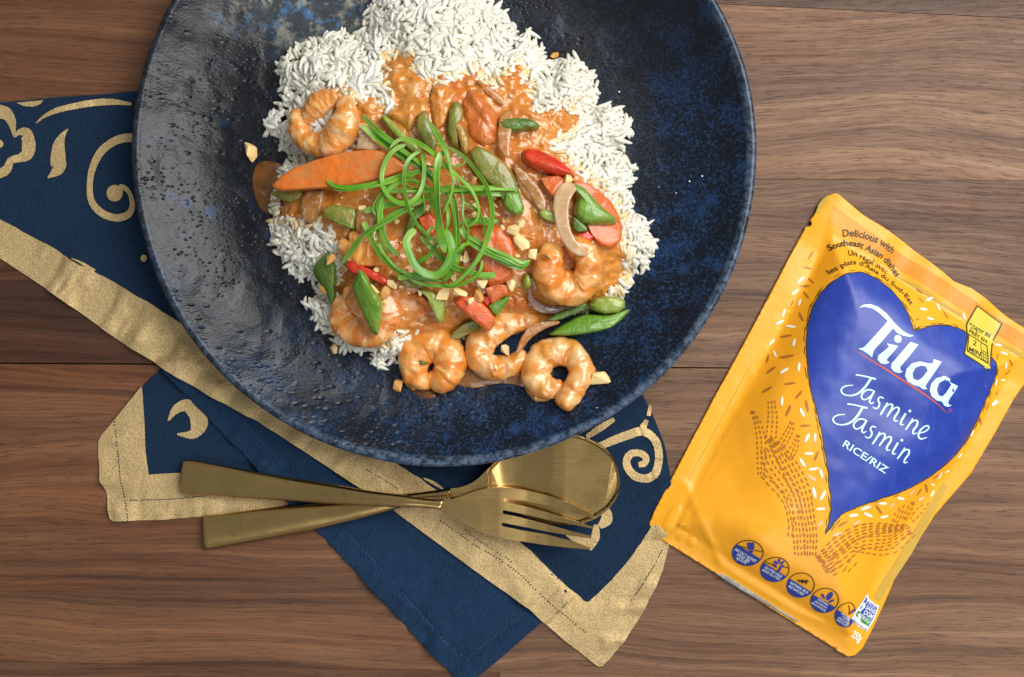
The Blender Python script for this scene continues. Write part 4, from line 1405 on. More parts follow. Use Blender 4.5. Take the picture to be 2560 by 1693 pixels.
t5l = lambda *a: lanes('t5', *a)
t5l([(108, 258), (150, 380), (168, 520), (165, 640), (160, 780)], [14, 50, 66, 60, 40], 3, 30, 12, 11)
t5l([(255, 165), (258, 300), (250, 400), (242, 470)], [40, 66, 70, 74], 3, 30, 10, 11)
t5l([(408, 335), (385, 410), (350, 480), (325, 530)], [20, 50, 56, 50], 3, 28, 10, 10)
t5l([(452, 440), (430, 520), (400, 590), (380, 640)], [12, 44, 60, 40], 3, 28, 10, 9)
t5l([(222, 480), (290, 560), (370, 690), (440, 830), (490, 960), (520, 1100), (550, 1260), (550, 1450)], [34, 80, 130, 150, 130, 110, 100, 90], 5, 38, 12, 14)
t5l([(200, 560), (240, 700), (330, 830), (400, 950), (430, 1100), (450, 1250), (470, 1450)], [70, 110, 130, 120, 90, 80, 80], 4, 36, 14, 12)
t5l([(165, 780), (230, 850), (310, 930), (370, 1040), (390, 1180), (380, 1300)], [20, 40, 50, 50, 40, 30], 2, 44, 16, 11)
P7l = lambda *a: lanes('P7', *a)
P7l([(985, 900), (1080, 815), (1190, 745), (1300, 722), (1420, 728), (1545, 730)], [40, 90, 80, 66, 46, 18], 5, 34, 9, 12)
P7l([(1010, 950), (1110, 880), (1220, 810), (1330, 800), (1440, 800), (1560, 740)], [30, 80, 70, 66, 60, 50], 4, 32, 12, 10)
P7l([(1180, 830), (1290, 850), (1380, 870), (1470, 860), (1580, 760)], [20, 30, 30, 30, 30], 2, 32, 12, 9)
P7l([(1440, 700), (1462, 650), (1492, 600)], [24, 50, 14], 3, 24, 8, 8)
P7l([(1510, 690), (1535, 630), (1560, 582)], [26, 44, 14], 3, 24, 8, 8)
P7l([(1560, 700), (1600, 650), (1655, 595)], [16, 40, 12], 2, 24, 8, 8)
P7l([(1040, 955), (1090, 920), (1130, 880)], [40, 90, 120], 4, 34, 14, 9)
P7l([(1140, 960), (1170, 925), (1210, 880)], [10, 40, 50], 2, 32, 14, 8)
prm("hands_print", hands, 'brown', .00026, cell=0)

# --- seam shading painted as the left strip, olive registration strips and the fine lines along the top seal
prm("seal_strip", [stroke(tr('w4', [(662, 678), (560, 870), (420, 1130), (215, 1495)]), wid('w4', [6, 13, 13, 5])) ], 'seamshade', .00022)
prm("seal_strip", [tr('w6', [(612, 298), (645, 318), (400, 770), (185, 1090), (140, 1062), (290, 830), (470, 530)])], 'olive', .00022)
fl = []
for k in range(8):
    o = k * 13.5 - 40
    fl.append(stroke(P6([(440 - o * .3, 150 + o + 40), (760, 362 + o + 40), (1060, 560 + o + 40), (1320, 740 + o + 30), (1680, 1000 + o + 20)]), wid('P6', [2, 4, 4, 4, 4]), n=40))
prm("seal_lines", fl, 'fineline', .00022)
prm("seal_strip", [stroke(P6([(860, 580), (960, 636), (1080, 715), (1240, 815)]), wid('P6', [4, 22, 24, 14]), jitter=.5), stroke(P6([(1420, 945), (1500, 1000), (1640, 1075)]), wid('P6', [4, 20, 24]), jitter=.5), stroke(P6([(438, 82), (405, 125), (362, 188)]), wid('P6', [6, 34, 14]), jitter=.4)], 'olive', .00024)

# --- round claim icons
IA = math.radians(31)
def icon(cx, cy, rx, ry, lines, cut, hts):
    e_o = ellipse(cx, cy, rx, ry, 0, 40)
    e_i = ellipse(cx, cy, rx - 11, ry - 11, 0, 40)
    prm("claim_icon", [[tr('w7', e_o), tr('w7', e_i)]], 'ink', .00030)
    # lower blue field below a slanting line
    ca, sa = math.cos(IA), math.sin(IA)
    seg = [p for p in ellipse(cx, cy, rx - 4, ry - 4, 0, 72) if (-(p[0] - cx) * sa + (p[1] - cy) * ca) > cut]
    seg.sort(key=lambda p: math.atan2(-(p[0] - cx) * sa + (p[1] - cy) * ca - cut - 40, (p[0] - cx) * ca + (p[1] - cy) * sa))
    ic = prm("claim_icon", [tr('w7', seg)], 'iblue', .00034)
    its = []
    for s, (x0, y0, x1, y1), h in zip(lines, hts[0], hts[1]):
        its.append((s, tr('w7', [(x0, y0), (x1, y1)]), h * .20408, .02, .12))
    text_on("claim_lettering", its, 'labw', .00046)


icon(327, 298, 178, 176, ["NO SALT ADDED", "SANS SEL", "AJOUTÉ"], -28, ([(172, 268, 425, 418), (200, 332, 356, 428), (195, 380, 318, 452)], [34, 34, 34]))
icon(658, 498, 166, 173, ["GLUTEN FREE", "SANS GLUTEN"], -8, ([(532, 480, 738, 604), (508, 520, 722, 642)], [32, 32]))
icon(972, 690, 160, 172, ["NATURAL RICE", "RIZ NATUREL"], -4, ([(845, 672, 1058, 800), (832, 722, 1018, 830)], [32, 32]))
icon(1266, 877, 160, 172, ["NOTHING", "ARTIFICIAL", "RIEN D'ARTIFICIEL"], -2, ([(1182, 872, 1305, 946), (1150, 902, 1300, 990), (1115, 925, 1292, 1034)], [26, 26, 26]))
icon(1538, 1057, 136, 168, ["VEGETARIAN", "+VEGAN", "VÉGÉTARIEN", "+VÉGÉTALIEN"], 0, ([(1462, 1042, 1588, 1118), (1480, 1084, 1572, 1140), (1436, 1100, 1564, 1180), (1420, 1130, 1550, 1214)], [24, 24, 24, 24]))
w7 = lambda p: tr('w7', p)
ik = [w7([(308, 158), (388, 152), (392, 246), (322, 250)]), w7([(328, 258), (390, 256), (378, 296), (352, 286)])]
for x, y, a in ((690, 375, -1.55), (655, 400, .85), (728, 400, -.85), (650, 445, .7), (728, 450, -.7), (705, 500, -.9)):
    ik.append(w7(ellipse(x, y, 34, 15, a, 12)))
ik += [w7(ellipse(1312, 812, 62, 30, -1.2, 14)), w7(ellipse(1240, 818, 40, 14, 1.05, 12)), w7(ellipse(1340, 876, 36, 14, -.6, 12)), w7(ellipse(1625, 1015, 40, 16, -.75, 12))]
prm("claim_symbol", ik, 'iblue', .00042)
bl = [w7(stroke([(190, 205), (310, 232)], [10, 10], n=4)), w7(stroke([(400, 254), (494, 270)], [10, 10], n=4)), w7(stroke([(530, 408), (630, 428)], [10, 10], n=4)), w7(stroke([(745, 448), (815, 466)], [10, 10], n=4)),
      w7(stroke([(1545, 918), (1572, 980), (1570, 1055)], [5, 14, 14])), w7(stroke([(1572, 1050), (1600, 1020), (1640, 990)], [12, 8, 4]))]
for i in range(17):
    a = rs.uniform(-.6, 1.3)
    r_ = rs.uniform(0, 75)
    an = rs.uniform(math.pi * 1.0, math.pi * 2.0) + .5
    bl.append(w7(ellipse(985 + r_ * math.cos(an), 640 + r_ * .7 * math.sin(an) + 10, 22, 7, a, 8)))
prm("claim_symbol", bl, 'ink', .00042)

# --- the verified label and the weight
P7 = lambda p: tr('P7', p)
vl = pr("verified_label", [P7([(1303, 1106), (1315, 1140), (1345, 1165), (1376, 1183), (1350, 1260), (1305, 1328), (1250, 1295), (1197, 1238), (1228, 1190), (1275, 1140)])], 'labw', .00034)
prm("verified_label", [P7([(1310, 1150), (1368, 1189), (1338, 1262), (1300, 1245), (1262, 1212), (1288, 1180)]), P7([(1288, 1142), (1304, 1120), (1306, 1148), (1284, 1176), (1248, 1196)])], 'iblue', .00044, parent=vl)
prm("verified_label", [P7([(1258, 1210), (1300, 1247), (1336, 1264), (1316, 1300), (1270, 1272), (1226, 1222), (1240, 1196)])], 'lgreen', .00044, parent=vl)
text_on("verified_lettering", [("PROJET", P7([(1306, 1170), (1358, 1203)]), 17 * .44199, .0, 0), ("SANS", P7([(1292, 1194), (1346, 1228)]), 24 * .44199, .02, 0), ("OGM", P7([(1278, 1222), (1332, 1256)]), 26 * .44199, .02, 0), ("VÉRIFIÉ", P7([(1246, 1228), (1314, 1288)]), 20 * .44199, .0, 0)], 'labw', .00056, parent=vl)
text_on("verified_lettering", [("nongmoproject.org", P7([(1206, 1246), (1248, 1285), (1302, 1322)]), 12 * .44199, .0, 0)], 'ink', .00056, parent=vl)
text_on("weight_lettering", [("250g", P7([(1204, 1346), (1262, 1388)]), 40 * .44199, .03, 0)], 'whiteg', .0004)
# the embossed thumb mark at the lower left corner
em = lambda X, Y: hP(X, Y)
def raised(name, poly, hgt):
    bmm = fill_mesh([poly], 5)
    def hh(X, Y):
        return hP(X, Y) + hgt * smooth(0, 9, sdist(X, Y, poly))
    return finish_sheet(name, bmm, hh, .00012, ZP, MT['film'], pouch)
raised("embossed_mark", P7([(130, 735), (165, 640), (200, 600), (245, 600), (245, 640), (205, 720), (165, 765), (135, 762)]), .00035)
raised("embossed_mark", P7([(205, 770), (230, 700), (265, 690), (295, 715), (288, 760), (262, 800), (230, 812), (206, 800)]), .00035)
raised("embossed_mark", [tuple(p) for p in ellipse(*P7([(302, 815)])[0], 14, 14, 0, 20)], .00035)
# ------------------------------------------------------------------ the food: heap height
K1 = lambda p: tr('K1', p)
K2 = lambda p: tr('K2', p)
RICE = K1([(720, -60), (715, 0), (690, 60), (665, 100), (690, 140), (640, 178), (520, 187), (445, 204), (330, 240), (290, 295), (240, 305), (206, 348), (202, 402), (228, 450), (240, 490), (210, 540), (215, 590), (140, 655), (105, 690), (150, 708), (208, 712), (225, 770), (268, 830), (285, 880), (230, 900), (215, 960), (190, 1030), (172, 1100), (165, 1160), (185, 1230), (160, 1295), (205, 1368), (275, 1445), (310, 1480), (390, 1505)]) + \
    K2([(430, 520), (350, 560), (405, 610), (425, 700), (495, 690), (510, 750), (565, 815), (640, 815), (690, 805), (705, 850), (745, 900), (800, 868), (862, 860), (1000, 760), (1300, 700), (1600, 640), (1800, 600), (2000, 560), (2062, 488), (2085, 470), (2112, 395), (2175, 365), (2230, 245)]) + \
    K1([(2190, 1195), (2130, 1145), (2078, 1108), (2108, 1090), (2118, 985), (2128, 885), (2082, 845), (2010, 790), (2055, 780), (2098, 715), (2128, 655), (2060, 605), (1965, 555), (1895, 600), (1920, 525), (1940, 478), (1888, 385), (1848, 372), (1815, 305), (1742, 296), (1692, 345), (1642, 290), (1632, 240), (1582, 212), (1585, 165), (1482, 172), (1465, 130), (1402, 62), (1372, 0), (1340, -60), (1150, -150), (950, -160)])


def hf(X, Y):
    """height of the rice heap's top"""
    X = np.asarray(X, float)
    Y = np.asarray(Y, float)
    d = np.maximum(sdist(X, Y, RICE), 0)
    return plate_z(X, Y) + .0255 * (1 - np.exp(-d / 95.0)) + .0022 * fbm(X, Y, 70, 61, 2) * smooth(0, 40, d)


def hf1(x, y):
    return float(hf(np.array([x]), np.array([y]))[0])


# ------------------------------------------------------------------ sauce
SAUCE = K1([(772, 300), (850, 292), (938, 302), (955, 372), (1005, 402), (1030, 440), (1060, 425), (1110, 420), (1150, 400), (1215, 410), (1262, 395), (1290, 352), (1318, 368), (1290, 425), (1340, 455), (1385, 462), (1420, 400), (1450, 362), (1492, 338), (1528, 352), (1540, 440), (1590, 438), (1572, 520), (1600, 585), (1660, 575), (1720, 562), (1790, 566), (1836, 632), (1838, 690), (1745, 722), (1692, 782), (1725, 830), (1790, 880), (1890, 965), (2030, 1085), (2062, 1200), (2062, 1300), (2092, 1430), (2078, 1510)]) + \
    K2([(2086, 420), (2060, 470), (2000, 520), (1880, 590), (1700, 640), (1560, 690), (1300, 740), (1140, 750), (980, 730), (880, 730), (820, 760), (720, 782), (620, 770), (540, 690), (490, 610), (478, 520), (520, 430), (560, 340)]) + \
    K1([(545, 1390), (522, 1310), (470, 1240), (420, 1205), (380, 1240), (345, 1205), (300, 1235), (262, 1200), (215, 1205), (172, 1170), (170, 1120), (182, 1060), (190, 1020), (300, 960), (330, 860), (560, 840), (615, 800), (640, 690), (610, 560), (560, 520), (520, 505), (560, 478), (625, 505), (700, 535), (755, 545), (790, 590), (828, 548), (800, 500), (772, 440), (768, 380)])


def hs_(X, Y):
    d = sdist(X, Y, SAUCE)
    z = hf(X, Y) + .0010 + .0022 * smooth(0, 34, d)
    z = z + .0017 * fbm(X, Y, 44, 71, 3) * smooth(0, 30, d) + .0008 * fbm(X, Y, 13, 75, 2)
    # grain shapes pushing through near the thin edge
    z = z + .0013 * fbm(X * .8 + Y * .3, Y * 1.6 - X * .4, 11, 77, 1) * smooth(80, 5, d)
    return z


ZF = .026
sc_ = [tuple(p) for p in (crom(SAUCE, 420, closed=True) + np.random.RandomState(5).uniform(-1.8, 1.8, (420, 2)))]
so = sheet("curry_sauce", [sc_], hs_, 0, MT['sauce'], None, cell=5, z0=ZF, skirt=.0035)
tag(so, "glossy orange curry sauce spread over the middle of the rice", "sauce")


def minced(name, mat, n, box, size, seed, dens=None):
    """bits of onion, chilli and nut too small to pick apart, stirred into the sauce"""
    rr = np.random.RandomState(seed)
    P = np.c_[rr.uniform(box[0], box[2], n * 6), rr.uniform(box[1], box[3], n * 6)]
    P = P[sdist(P[:, 0], P[:, 1], SAUCE) > 12][:n]
    Z = hs_(P[:, 0], P[:, 1])
    V, F = [], []
    k = kz(ZF)
    for (x, y), z in zip(P, Z):
        r = rr.uniform(size[0], size[1]) * S / 2
        el, a = rr.uniform(1.0, 2.2), rr.uniform(0, 6.28)
        b = len(V)
        for j in range(6):
            t = j * math.pi / 3 + rr.uniform(-.3, .3)
            u_, v_ = r * el * math.cos(t) * rr.uniform(.75, 1.15), r * math.sin(t) * rr.uniform(.75, 1.15)
            V.append(((x - CX) * k + u_ * math.cos(a) - v_ * math.sin(a), -(y - CY) * k + u_ * math.sin(a) + v_ * math.cos(a), z - .0003))
        for j in range(6):
            p = V[b + j]
            cx_, cy_ = (x - CX) * k, -(y - CY) * k
            V.append((cx_ + (p[0] - cx_) * .6, cy_ + (p[1] - cy_) * .6, z + r * rr.uniform(.35, .8)))
        for j in range(6):
            q = (j + 1) % 6
            F.append((b + j, b + q, b + 6 + q, b + 6 + j))
        F.append(tuple(b + 6 + j for j in range(6)))
    o = put(name, pydata(name, V, F), MT[mat], so, smooth=False)
    o["kind"] = "stuff"


minced("minced_peanut", 'nut', 130, (1110, 470, 1420, 860), (3, 9), 5)
minced("minced_peanut", 'nut', 70, (840, 420, 1320, 900), (3, 8), 6)
minced("minced_onion", 'onion', 90, (680, 130, 1560, 980), (6, 15), 7)
minced("minced_chilli", 'redp', 46, (680, 130, 1560, 980), (3, 8), 8)
minced("minced_herbs", 'greend', 26, (680, 250, 1560, 980), (3, 8), 9)


def pool(name, fr, pts, mat, th, label):
    poly = [tuple(p) for p in crom(tr(fr, pts), 80, closed=True)]
    def h(X, Y):
        return plate_z(X, Y) + .0003 + th * np.sqrt(np.clip(smooth(0, 26, sdist(X, Y, poly)), 0, 1)) + .0001 * fbm(X, Y, 20, 5)
    o = sheet(name, [poly], h, 0, MT[mat], None, cell=7, z0=.012, skirt=.0006)
    return tag(o, label, "sauce")


pool("sauce_puddle", 'F', [(240, 820), (215, 950), (190, 1030), (240, 1060), (330, 1078), (420, 1072), (520, 1048), (640, 1030), (760, 1035), (900, 1060), (960, 980), (900, 860), (600, 780)], 'film_s', .0016, "thin pale brown sauce puddle between the two lowest shrimp")
pool("sauce_stain", 'K1', [(75, 900), (105, 868), (160, 866), (215, 885), (240, 950), (220, 1040), (190, 1120), (155, 1150), (105, 1120), (72, 1050), (62, 970)], 'stain', .0007, "smear of brown sauce on the plate beside the carrot tip")
pool("sauce_stain", 'E', [(1270, 1020), (1260, 1150), (1310, 1280), (1400, 1400), (1520, 1480), (1640, 1500), (1700, 1450), (1500, 1250)], 'stain', .0005, "thin greenish sauce film under the round lowest shrimp")

# ------------------------------------------------------------------ rice
mound = empty("rice_mound", at(1110, 480, .009))
tag(mound, "mound of steamed white jasmine rice on the dark plate", "rice")
core_poly = [tuple(p) for p in crom(RICE, 260, closed=True)]
def hcore(X, Y):
    d = sdist(X, Y, core_poly)
    return np.maximum(hf(X, Y) - .0004 + .0011 * fbm(X, Y, 17, 81, 2), plate_z(X, Y) + .0002)
cp = np.array(core_poly)
cpi = cp + (cp.mean(0) - cp) / np.linalg.norm(cp.mean(0) - cp, axis=1)[:, None] * 12
core = sheet("packed_rice", [[tuple(p) for p in cpi]], hcore, 0, MT['rice'], mound, cell=9, z0=ZF, skirt=.0006)


def grain_mesh(L, r, bend, seed):
    rs_ = np.random.RandomState(seed)
    n, m = 7, 6
    V, F = [], []
    us = np.linspace(-1, 1, n)
    for u in us[1:-1]:
        rad = r * (1 - abs(u) ** 2.1) ** .62 * (1 - .12 * u)
        for j in range(m):
            a = 2 * math.pi * (j + .5) / m
            V.append((u * L / 2, rad * math.cos(a) * 1.05 + bend * (1 - u * u), rad * .88 * math.sin(a)))
    V.append((-L / 2, 0, 0))
    V.append((L / 2, 0, 0))
    k = n - 2
    for i in range(k - 1):
        for j in range(m):
            F.append((i * m + j, i * m + (j + 1) % m, (i + 1) * m + (j + 1) % m, (i + 1) * m + j))
    for j in range(m):
        F.append((k * m, (j + 1) % m, j))
        F.append((k * m + 1, (k - 1) * m + j, (k - 1) * m + (j + 1) % m))
    return V, F


gv = [grain_mesh(.0088, .00126, .0006, 1), grain_mesh(.0097, .00122, .0010, 2), grain_mesh(.0079, .00130, .0003, 3), grain_mesh(.0056, .00126, .0003, 4)]
gm = []
for v, f in gv:
    for mm in ('rice', 'ricest'):
        me = pydata("rice_grain", v, f)
        me.materials.append(MT[mm])
        me.polygons.foreach_set('use_smooth', [True] * len(me.polygons))
        gm.append(me)
rs = np.random.RandomState(21)
xs_, ys_ = [p[0] for p in RICE], [p[1] for p in RICE]
G = []
cand = np.c_[rs.uniform(min(xs_) - 8, max(xs_) + 8, 26000), rs.uniform(-60, max(ys_) + 8, 26000)]
dR = sdist(cand[:, 0], cand[:, 1], RICE)
dS = sdist(cand[:, 0], cand[:, 1], SAUCE)
ok = (dR > -2) & (dS < 14)
cand, dR, dS = cand[ok], dR[ok], dS[ok]
# clumps share a direction
ang = fbm(cand[:, 0], cand[:, 1], 62, 91, 1) * 6.0 + rs.normal(0, .32, len(cand))
hh = hf(cand[:, 0], cand[:, 1])
clump = fbm(cand[:, 0], cand[:, 1], 34, 95, 2)
eps = 8
gx = (hf(cand[:, 0] + eps, cand[:, 1]) - hf(cand[:, 0] - eps, cand[:, 1])) / (2 * eps * S)
gy = (hf(cand[:, 0], cand[:, 1] + eps) - hf(cand[:, 0], cand[:, 1] - eps)) / (2 * eps * S)
NG = min(len(cand), 4000)
for i in range(NG):
    x, y = cand[i]
    lay = rs.uniform(-.0012, .0014) + .0030 * max(0, clump[i])
    z = max(hh[i] + lay, float(plate_z(x, y)) + .0010)
    a = ang[i]
    if dR[i] < 22 and rs.rand() < .6:                      # fringe grains point outwards
        e = 3.0
        ddx = sdist(np.array([x + e]), np.array([y]), RICE)[0] - sdist(np.array([x - e]), np.array([y]), RICE)[0]
        ddy = sdist(np.array([x]), np.array([y + e]), RICE)[0] - sdist(np.array([x]), np.array([y - e]), RICE)[0]
        a = math.atan2(ddy, -ddx) + rs.normal(0, .5)        # world angle (y flips)
    pitch = rs.normal(0, .16)
    # lie along the slope
    sl = gx[i] * math.cos(a) - gy[i] * math.sin(a)
    pitch += math.atan(np.clip(sl, -1.2, 1.2)) * .8
    stained = (dS[i] > -8 and rs.rand() < .45) or (dS[i] > -20 and rs.rand() < .10)
    vis = lay + (.002 if dR[i] < 20 else 0) - (.003 if dS[i] > -2 else 0)
    G.append((vis, x, y, z, a, pitch, rs.uniform(0, 6.28), int(rs.randint(4)), stained, rs.uniform(.80, 1.12)))
G.sort(key=lambda g: -g[0])
moff = wloc(mound)
restV, restF, stV, stF = [], [], [], []
count = 0
for gi, (vis, x, y, z, a, pitch, roll, kind, stained, s_) in enumerate(G):
    M = Matrix.Translation(at(x, y, z)) @ Matrix.Rotation(a, 4, 'Z') @ Matrix.Rotation(-pitch, 4, 'Y') @ Matrix.Rotation(roll, 4, 'X') @ Matrix.Scale(s_, 4)
    if -10 < y < 1100 and count < 300 and rs.rand() < .5:
        o = bpy.data.objects.new("rice_grain", gm[kind * 2 + (1 if stained else 0)])
        o.parent = mound
        o.matrix_local = Matrix.Translation(-moff) @ M
        COL.objects.link(o)
        count += 1
    else:
        V, F = (stV, stF) if stained else (restV, restF)
        b = len(V)
        v, f = gv[kind]
        V.extend([tuple(M @ Vector(p)) for p in v])
        F.extend([tuple(q + b for q in t) for t in f])
for nm, V, F, mm in (("rice_grains", restV, restF, 'rice'), ("stained_rice_grains", stV, stF, 'ricest')):
    o = put(nm, pydata(nm, V, F), MT[mm], mound)
    o["kind"] = "stuff"

# ------------------------------------------------------------------ toppings: builders
def slab(name, fr, pts, th, mat, label, cat, lift=.0025, tilt=(0, 0), conform=.35, edge=.30, bulge=.35, n=72, rough=.0004, group=None, parent=None, z=None, ridge=None, roof=None):
    """a solid piece with a traced outline, rounded edges and a domed or flat top"""
    q0 = tr(fr, pts)
    P = .5 * even(q0 + [q0[0]], n + 1)[:-1] + .0
    Pe = even(q0 + [q0[0]], n + 1)[:-1]
    P = .64 * Pe + .18 * np.roll(Pe, 1, 0) + .18 * np.roll(Pe, -1, 0)
    seed = int(P[0][0] * 7 + P[0][1]) % 977
    rr = np.random.RandomState(seed)
    P = P + rr.uniform(-.35, .35, P.shape)
    c = P.mean(0)
    lift = lift + (.0004 if mat in ('coated', 'coatedred') else .0012 if mat in ('oniond', 'tan_v') else .0022)
    if mat in ('coated', 'coatedred'):
        rough, th, edge = .0016, th * .8, .5
    elif name == 'shrimp':
        rough = .0013
    else:
        edge = max(edge * .45, .07)
        bulge = bulge * .6
    zc = (hf1(*c) + lift) if z is None else z
    ts = [0, .03, .08, .15, .25, .38, .55, .75, .92]
    V = []
    X, Y, E = [], [], []
    for t in ts:
        for p in P:
            q = c + (p - c) * (1 - t)
            X.append(q[0]); Y.append(q[1])
            e = math.sqrt(max(0, 1 - (1 - min(t / edge, 1)) ** 2))
            E.append(e * (1 - bulge) + bulge * (1 - (1 - t) ** 2) ** .8)
    X.append(c[0]); Y.append(c[1]); E.append(1.0)
    X, Y, E = np.array(X), np.array(Y), np.array(E)
    base = (1 - conform) * (zc + (X - c[0]) * tilt[0] * S + (Y - c[1]) * tilt[1] * S) + conform * (hf(X, Y) + lift)
    base = np.maximum(base, plate_z(X, Y) + .0004)
    Z = base + th * E + rough * fbm(X, Y, 16, seed, 3) * np.minimum(E * 2, 1)
    if ridge:
        (ax, ay), (bx_, by_) = tr(fr, ridge[:2])
        dx, dy = bx_ - ax, by_ - ay
        L = math.hypot(dx, dy)
        dist = np.abs((X - ax) * dy - (Y - ay) * dx) / L
        Z = Z + ridge[2] * np.exp(-(dist / ridge[3]) ** 2) * np.minimum(E * 1.5, 1)
    if roof:
        (ax, ay), (bx_, by_) = tr(fr, roof[:2])
        dx, dy = bx_ - ax, by_ - ay
        L = math.hypot(dx, dy)
        dist = np.abs((X - ax) * dy - (Y - ay) * dx) / L
        Z = Z + roof[2] * np.clip(1 - dist / roof[3], -.6, 1) * np.minimum(E * 1.3, 1)
    k0 = float(zc + th * .6)
    k = kz(k0)
    V = [((x - CX) * k, -(y - CY) * k, z_) for x, y, z_ in zip(X, Y, Z)]
    m, R = n, len(ts)
    F = []
    for i in range(R - 1):
        for j in range(m):
            F.append((i * m + j, (i + 1) * m + j, (i + 1) * m + (j + 1) % m, i * m + (j + 1) % m))
    top = R * m
    for j in range(m):
        F.append(((R - 1) * m + j, top, (R - 1) * m + (j + 1) % m))
    b0 = len(V)
    for j in range(m):
        q = c + (P[j] - c) * .93
        V.append(((q[0] - CX) * k, -(q[1] - CY) * k, max(Z[j] - .0045, .0095)))
        F.append((j, (j + 1) % m, b0 + (j + 1) % m, b0 + j))
    F.append(tuple(b0 + j for j in range(m)))
    me = pydata(name, V, F)
    bmm = bmesh.new()
    bmm.from_mesh(me)
    bmesh.ops.recalc_face_normals(bmm, faces=bmm.faces)
    bmm.to_mesh(me)
    bmm.free()
    o = put(name, me, MT[mat], parent)
    me.set_sharp_from_angle(angle=math.radians(50))
    if parent is None:
        tag(o, label, cat, group)
    return o


def sweep_data(pts, ws, zs, ratio, nseg=60, m=14, segs=0, seed=0, rough=0.0, roll=None, thick=None, sharp=1.0, channel=0.0, flat=False):
    """tube along px points; ws widths px, zs absolute heights; returns verts, faces, along-coords"""
    q = [tuple(p) + (w, z) for p, w, z in zip(pts, ws, zs)]
    C = crom(q, nseg * 2)
    d = np.r_[0, np.cumsum(np.linalg.norm(np.diff(C[:, :2], axis=0), axis=1))]
    s = np.linspace(0, d[-1], nseg)
    C = np.stack([np.interp(s, d, C[:, j]) for j in range(4)], 1)
    k = np.array([kz(z) for z in C[:, 3]])
    W3 = np.c_[(C[:, 0] - CX) * k, -(C[:, 1] - CY) * k, C[:, 3]]
    T = np.gradient(W3, axis=0)
    T /= np.linalg.norm(T, axis=1)[:, None]
    V, F, A = [], [], []
    u = s / d[-1]
    for i in range(nseg):
        side = np.cross([0, 0, 1.0], T[i])
        side /= np.linalg.norm(side) + 1e-9
        up = np.cross(T[i], side)
        if roll is not None:
            a = roll(u[i])
            side, up = side * math.cos(a) + up * math.sin(a), up * math.cos(a) - side * math.sin(a)
        r = C[i, 2] * k[i] / 2
        if segs:
            ph = (u[i] * segs) % 1.0
            r *= 1 + .028 * (1 - ph) ** 3 - .01
        endt = min(u[i], 1 - u[i]) / .035
        if endt < 1:
            r *= math.sqrt(max(.05, 1 - (1 - endt) ** 2)) * .75 + .25 * endt ** .5 if sharp else 1
        hz = thick / 2 if thick else r * ratio
        if thick and endt < 1:
            hz *= .5 + .5 * endt
        for j in range(m):
            a = 2 * math.pi * j / m
            rn = 1 + rough * math.sin(3 * a + i * .9 + seed) * .5 + rough * math.sin(5 * a - i * .37 + seed * 2) * .4
            if flat:
                ca, sa = math.cos(a), math.sin(a)
                cc, ss = math.copysign(abs(ca) ** .55, ca), math.copysign(abs(sa) ** .35, sa)
                V.append(tuple(W3[i] + side * r * cc + up * (hz * ss + channel * r * cc * cc)))
                A.append((u[i], j / m, 0))
                continue
            p = W3[i] + side * r * math.cos(a) * rn + up * (hz * math.sin(a) * rn + channel * r * math.cos(a) ** 2)
            V.append(tuple(p))
            A.append((u[i], j / m, 0))
    for i in range(nseg - 1):
        for j in range(m):
            F.append((i * m + j, i * m + (j + 1) % m, (i + 1) * m + (j + 1) % m, (i + 1) * m + j))
    F.append(tuple(range(m - 1, -1, -1)))
    F.append(tuple((nseg - 1) * m + j for j in range(m)))
    return V, F, A


def swept(name, parts, mat, label=None, cat=None, group=None, parent=None):
    V, F, A = [], [], []
    for v, f, a in parts:
        b = len(V)
        V += v
        F += [tuple(i + b for i in q) for q in f]
        A += a
    me = pydata(name, V, F)
    at_ = me.attributes.new('along', 'FLOAT_VECTOR', 'POINT')
    at_.data.foreach_set('vector', np.array(A, float).ravel())
    bmm = bmesh.new()
    bmm.from_mesh(me)
    bmesh.ops.recalc_face_normals(bmm, faces=bmm.faces)
    bmm.to_mesh(me)
    bmm.free()
    o = put(name, me, MT[mat], parent)
    if parent is None:
        tag(o, label, cat, group)
    return o


def lumpy(vfa, seed, amp=.0015):
    V, F, A = vfa
    V = np.array(V)
    a = np.array(A)
    X, Y, Z = V[:, 0] / S, V[:, 1] / S, V[:, 2] / S
    n1 = fbm(X + Z * .7, Y - Z * .5, 30, seed + 40, 3)
    n2 = fbm(X - Z * .6, Y + Z * .8, 34, seed + 50, 3)
    V[:, 0] += amp * n1
    V[:, 1] += amp * n2
    V[:, 2] += amp * 1.1 * fbm(X, Y, 22, seed + 60, 3)
    return [tuple(v) for v in V], F, A


def shrimp(fr, pts, ws, mat, label, lift=.0, ratio=.80, segs=6, extra=None, zoff=None, seed=1, fat=1.0):
    P = tr(fr, pts)
    w = wid(fr, ws)
    parts = []
    def zs_(P, w, zo):
        out = []
        for i, (p, wi) in enumerate(zip(P, w)):
            out.append(hf1(*p) + wi * S * .5 * ratio * .82 + lift + (zo[i] if zo else 0))
        sm = [out[0]] + [(a + 2 * b + c) / 4 for a, b, c in zip(out[:-2], out[1:-1], out[2:])] + [out[-1]]
        return sm
    w = [v * fat for v in w]
    parts.append(lumpy(sweep_data(P, w, zs_(P, w, zoff), ratio, 110, 26, segs, seed, .02), seed))
    if extra:
        for ep, ew, ez in extra:
            P2, w2 = tr(fr, ep), wid(fr, ew)
            parts.append(lumpy(sweep_data(P2, w2, [z + ez for z in zs_(P2, w2, None)], ratio, 60, 22, 3, seed + 3, .02), seed + 5))
    return swept("shrimp", parts, mat, label, "shrimp", "curled shrimp in the curry")


# ------------------------------------------------------------------ shrimp
def arc(cx, cy, rx, ry, a0, a1, n):
    return [(cx + rx * math.cos(math.radians(a)), cy + ry * math.sin(math.radians(a))) for a in np.linspace(a0, a1, n)]


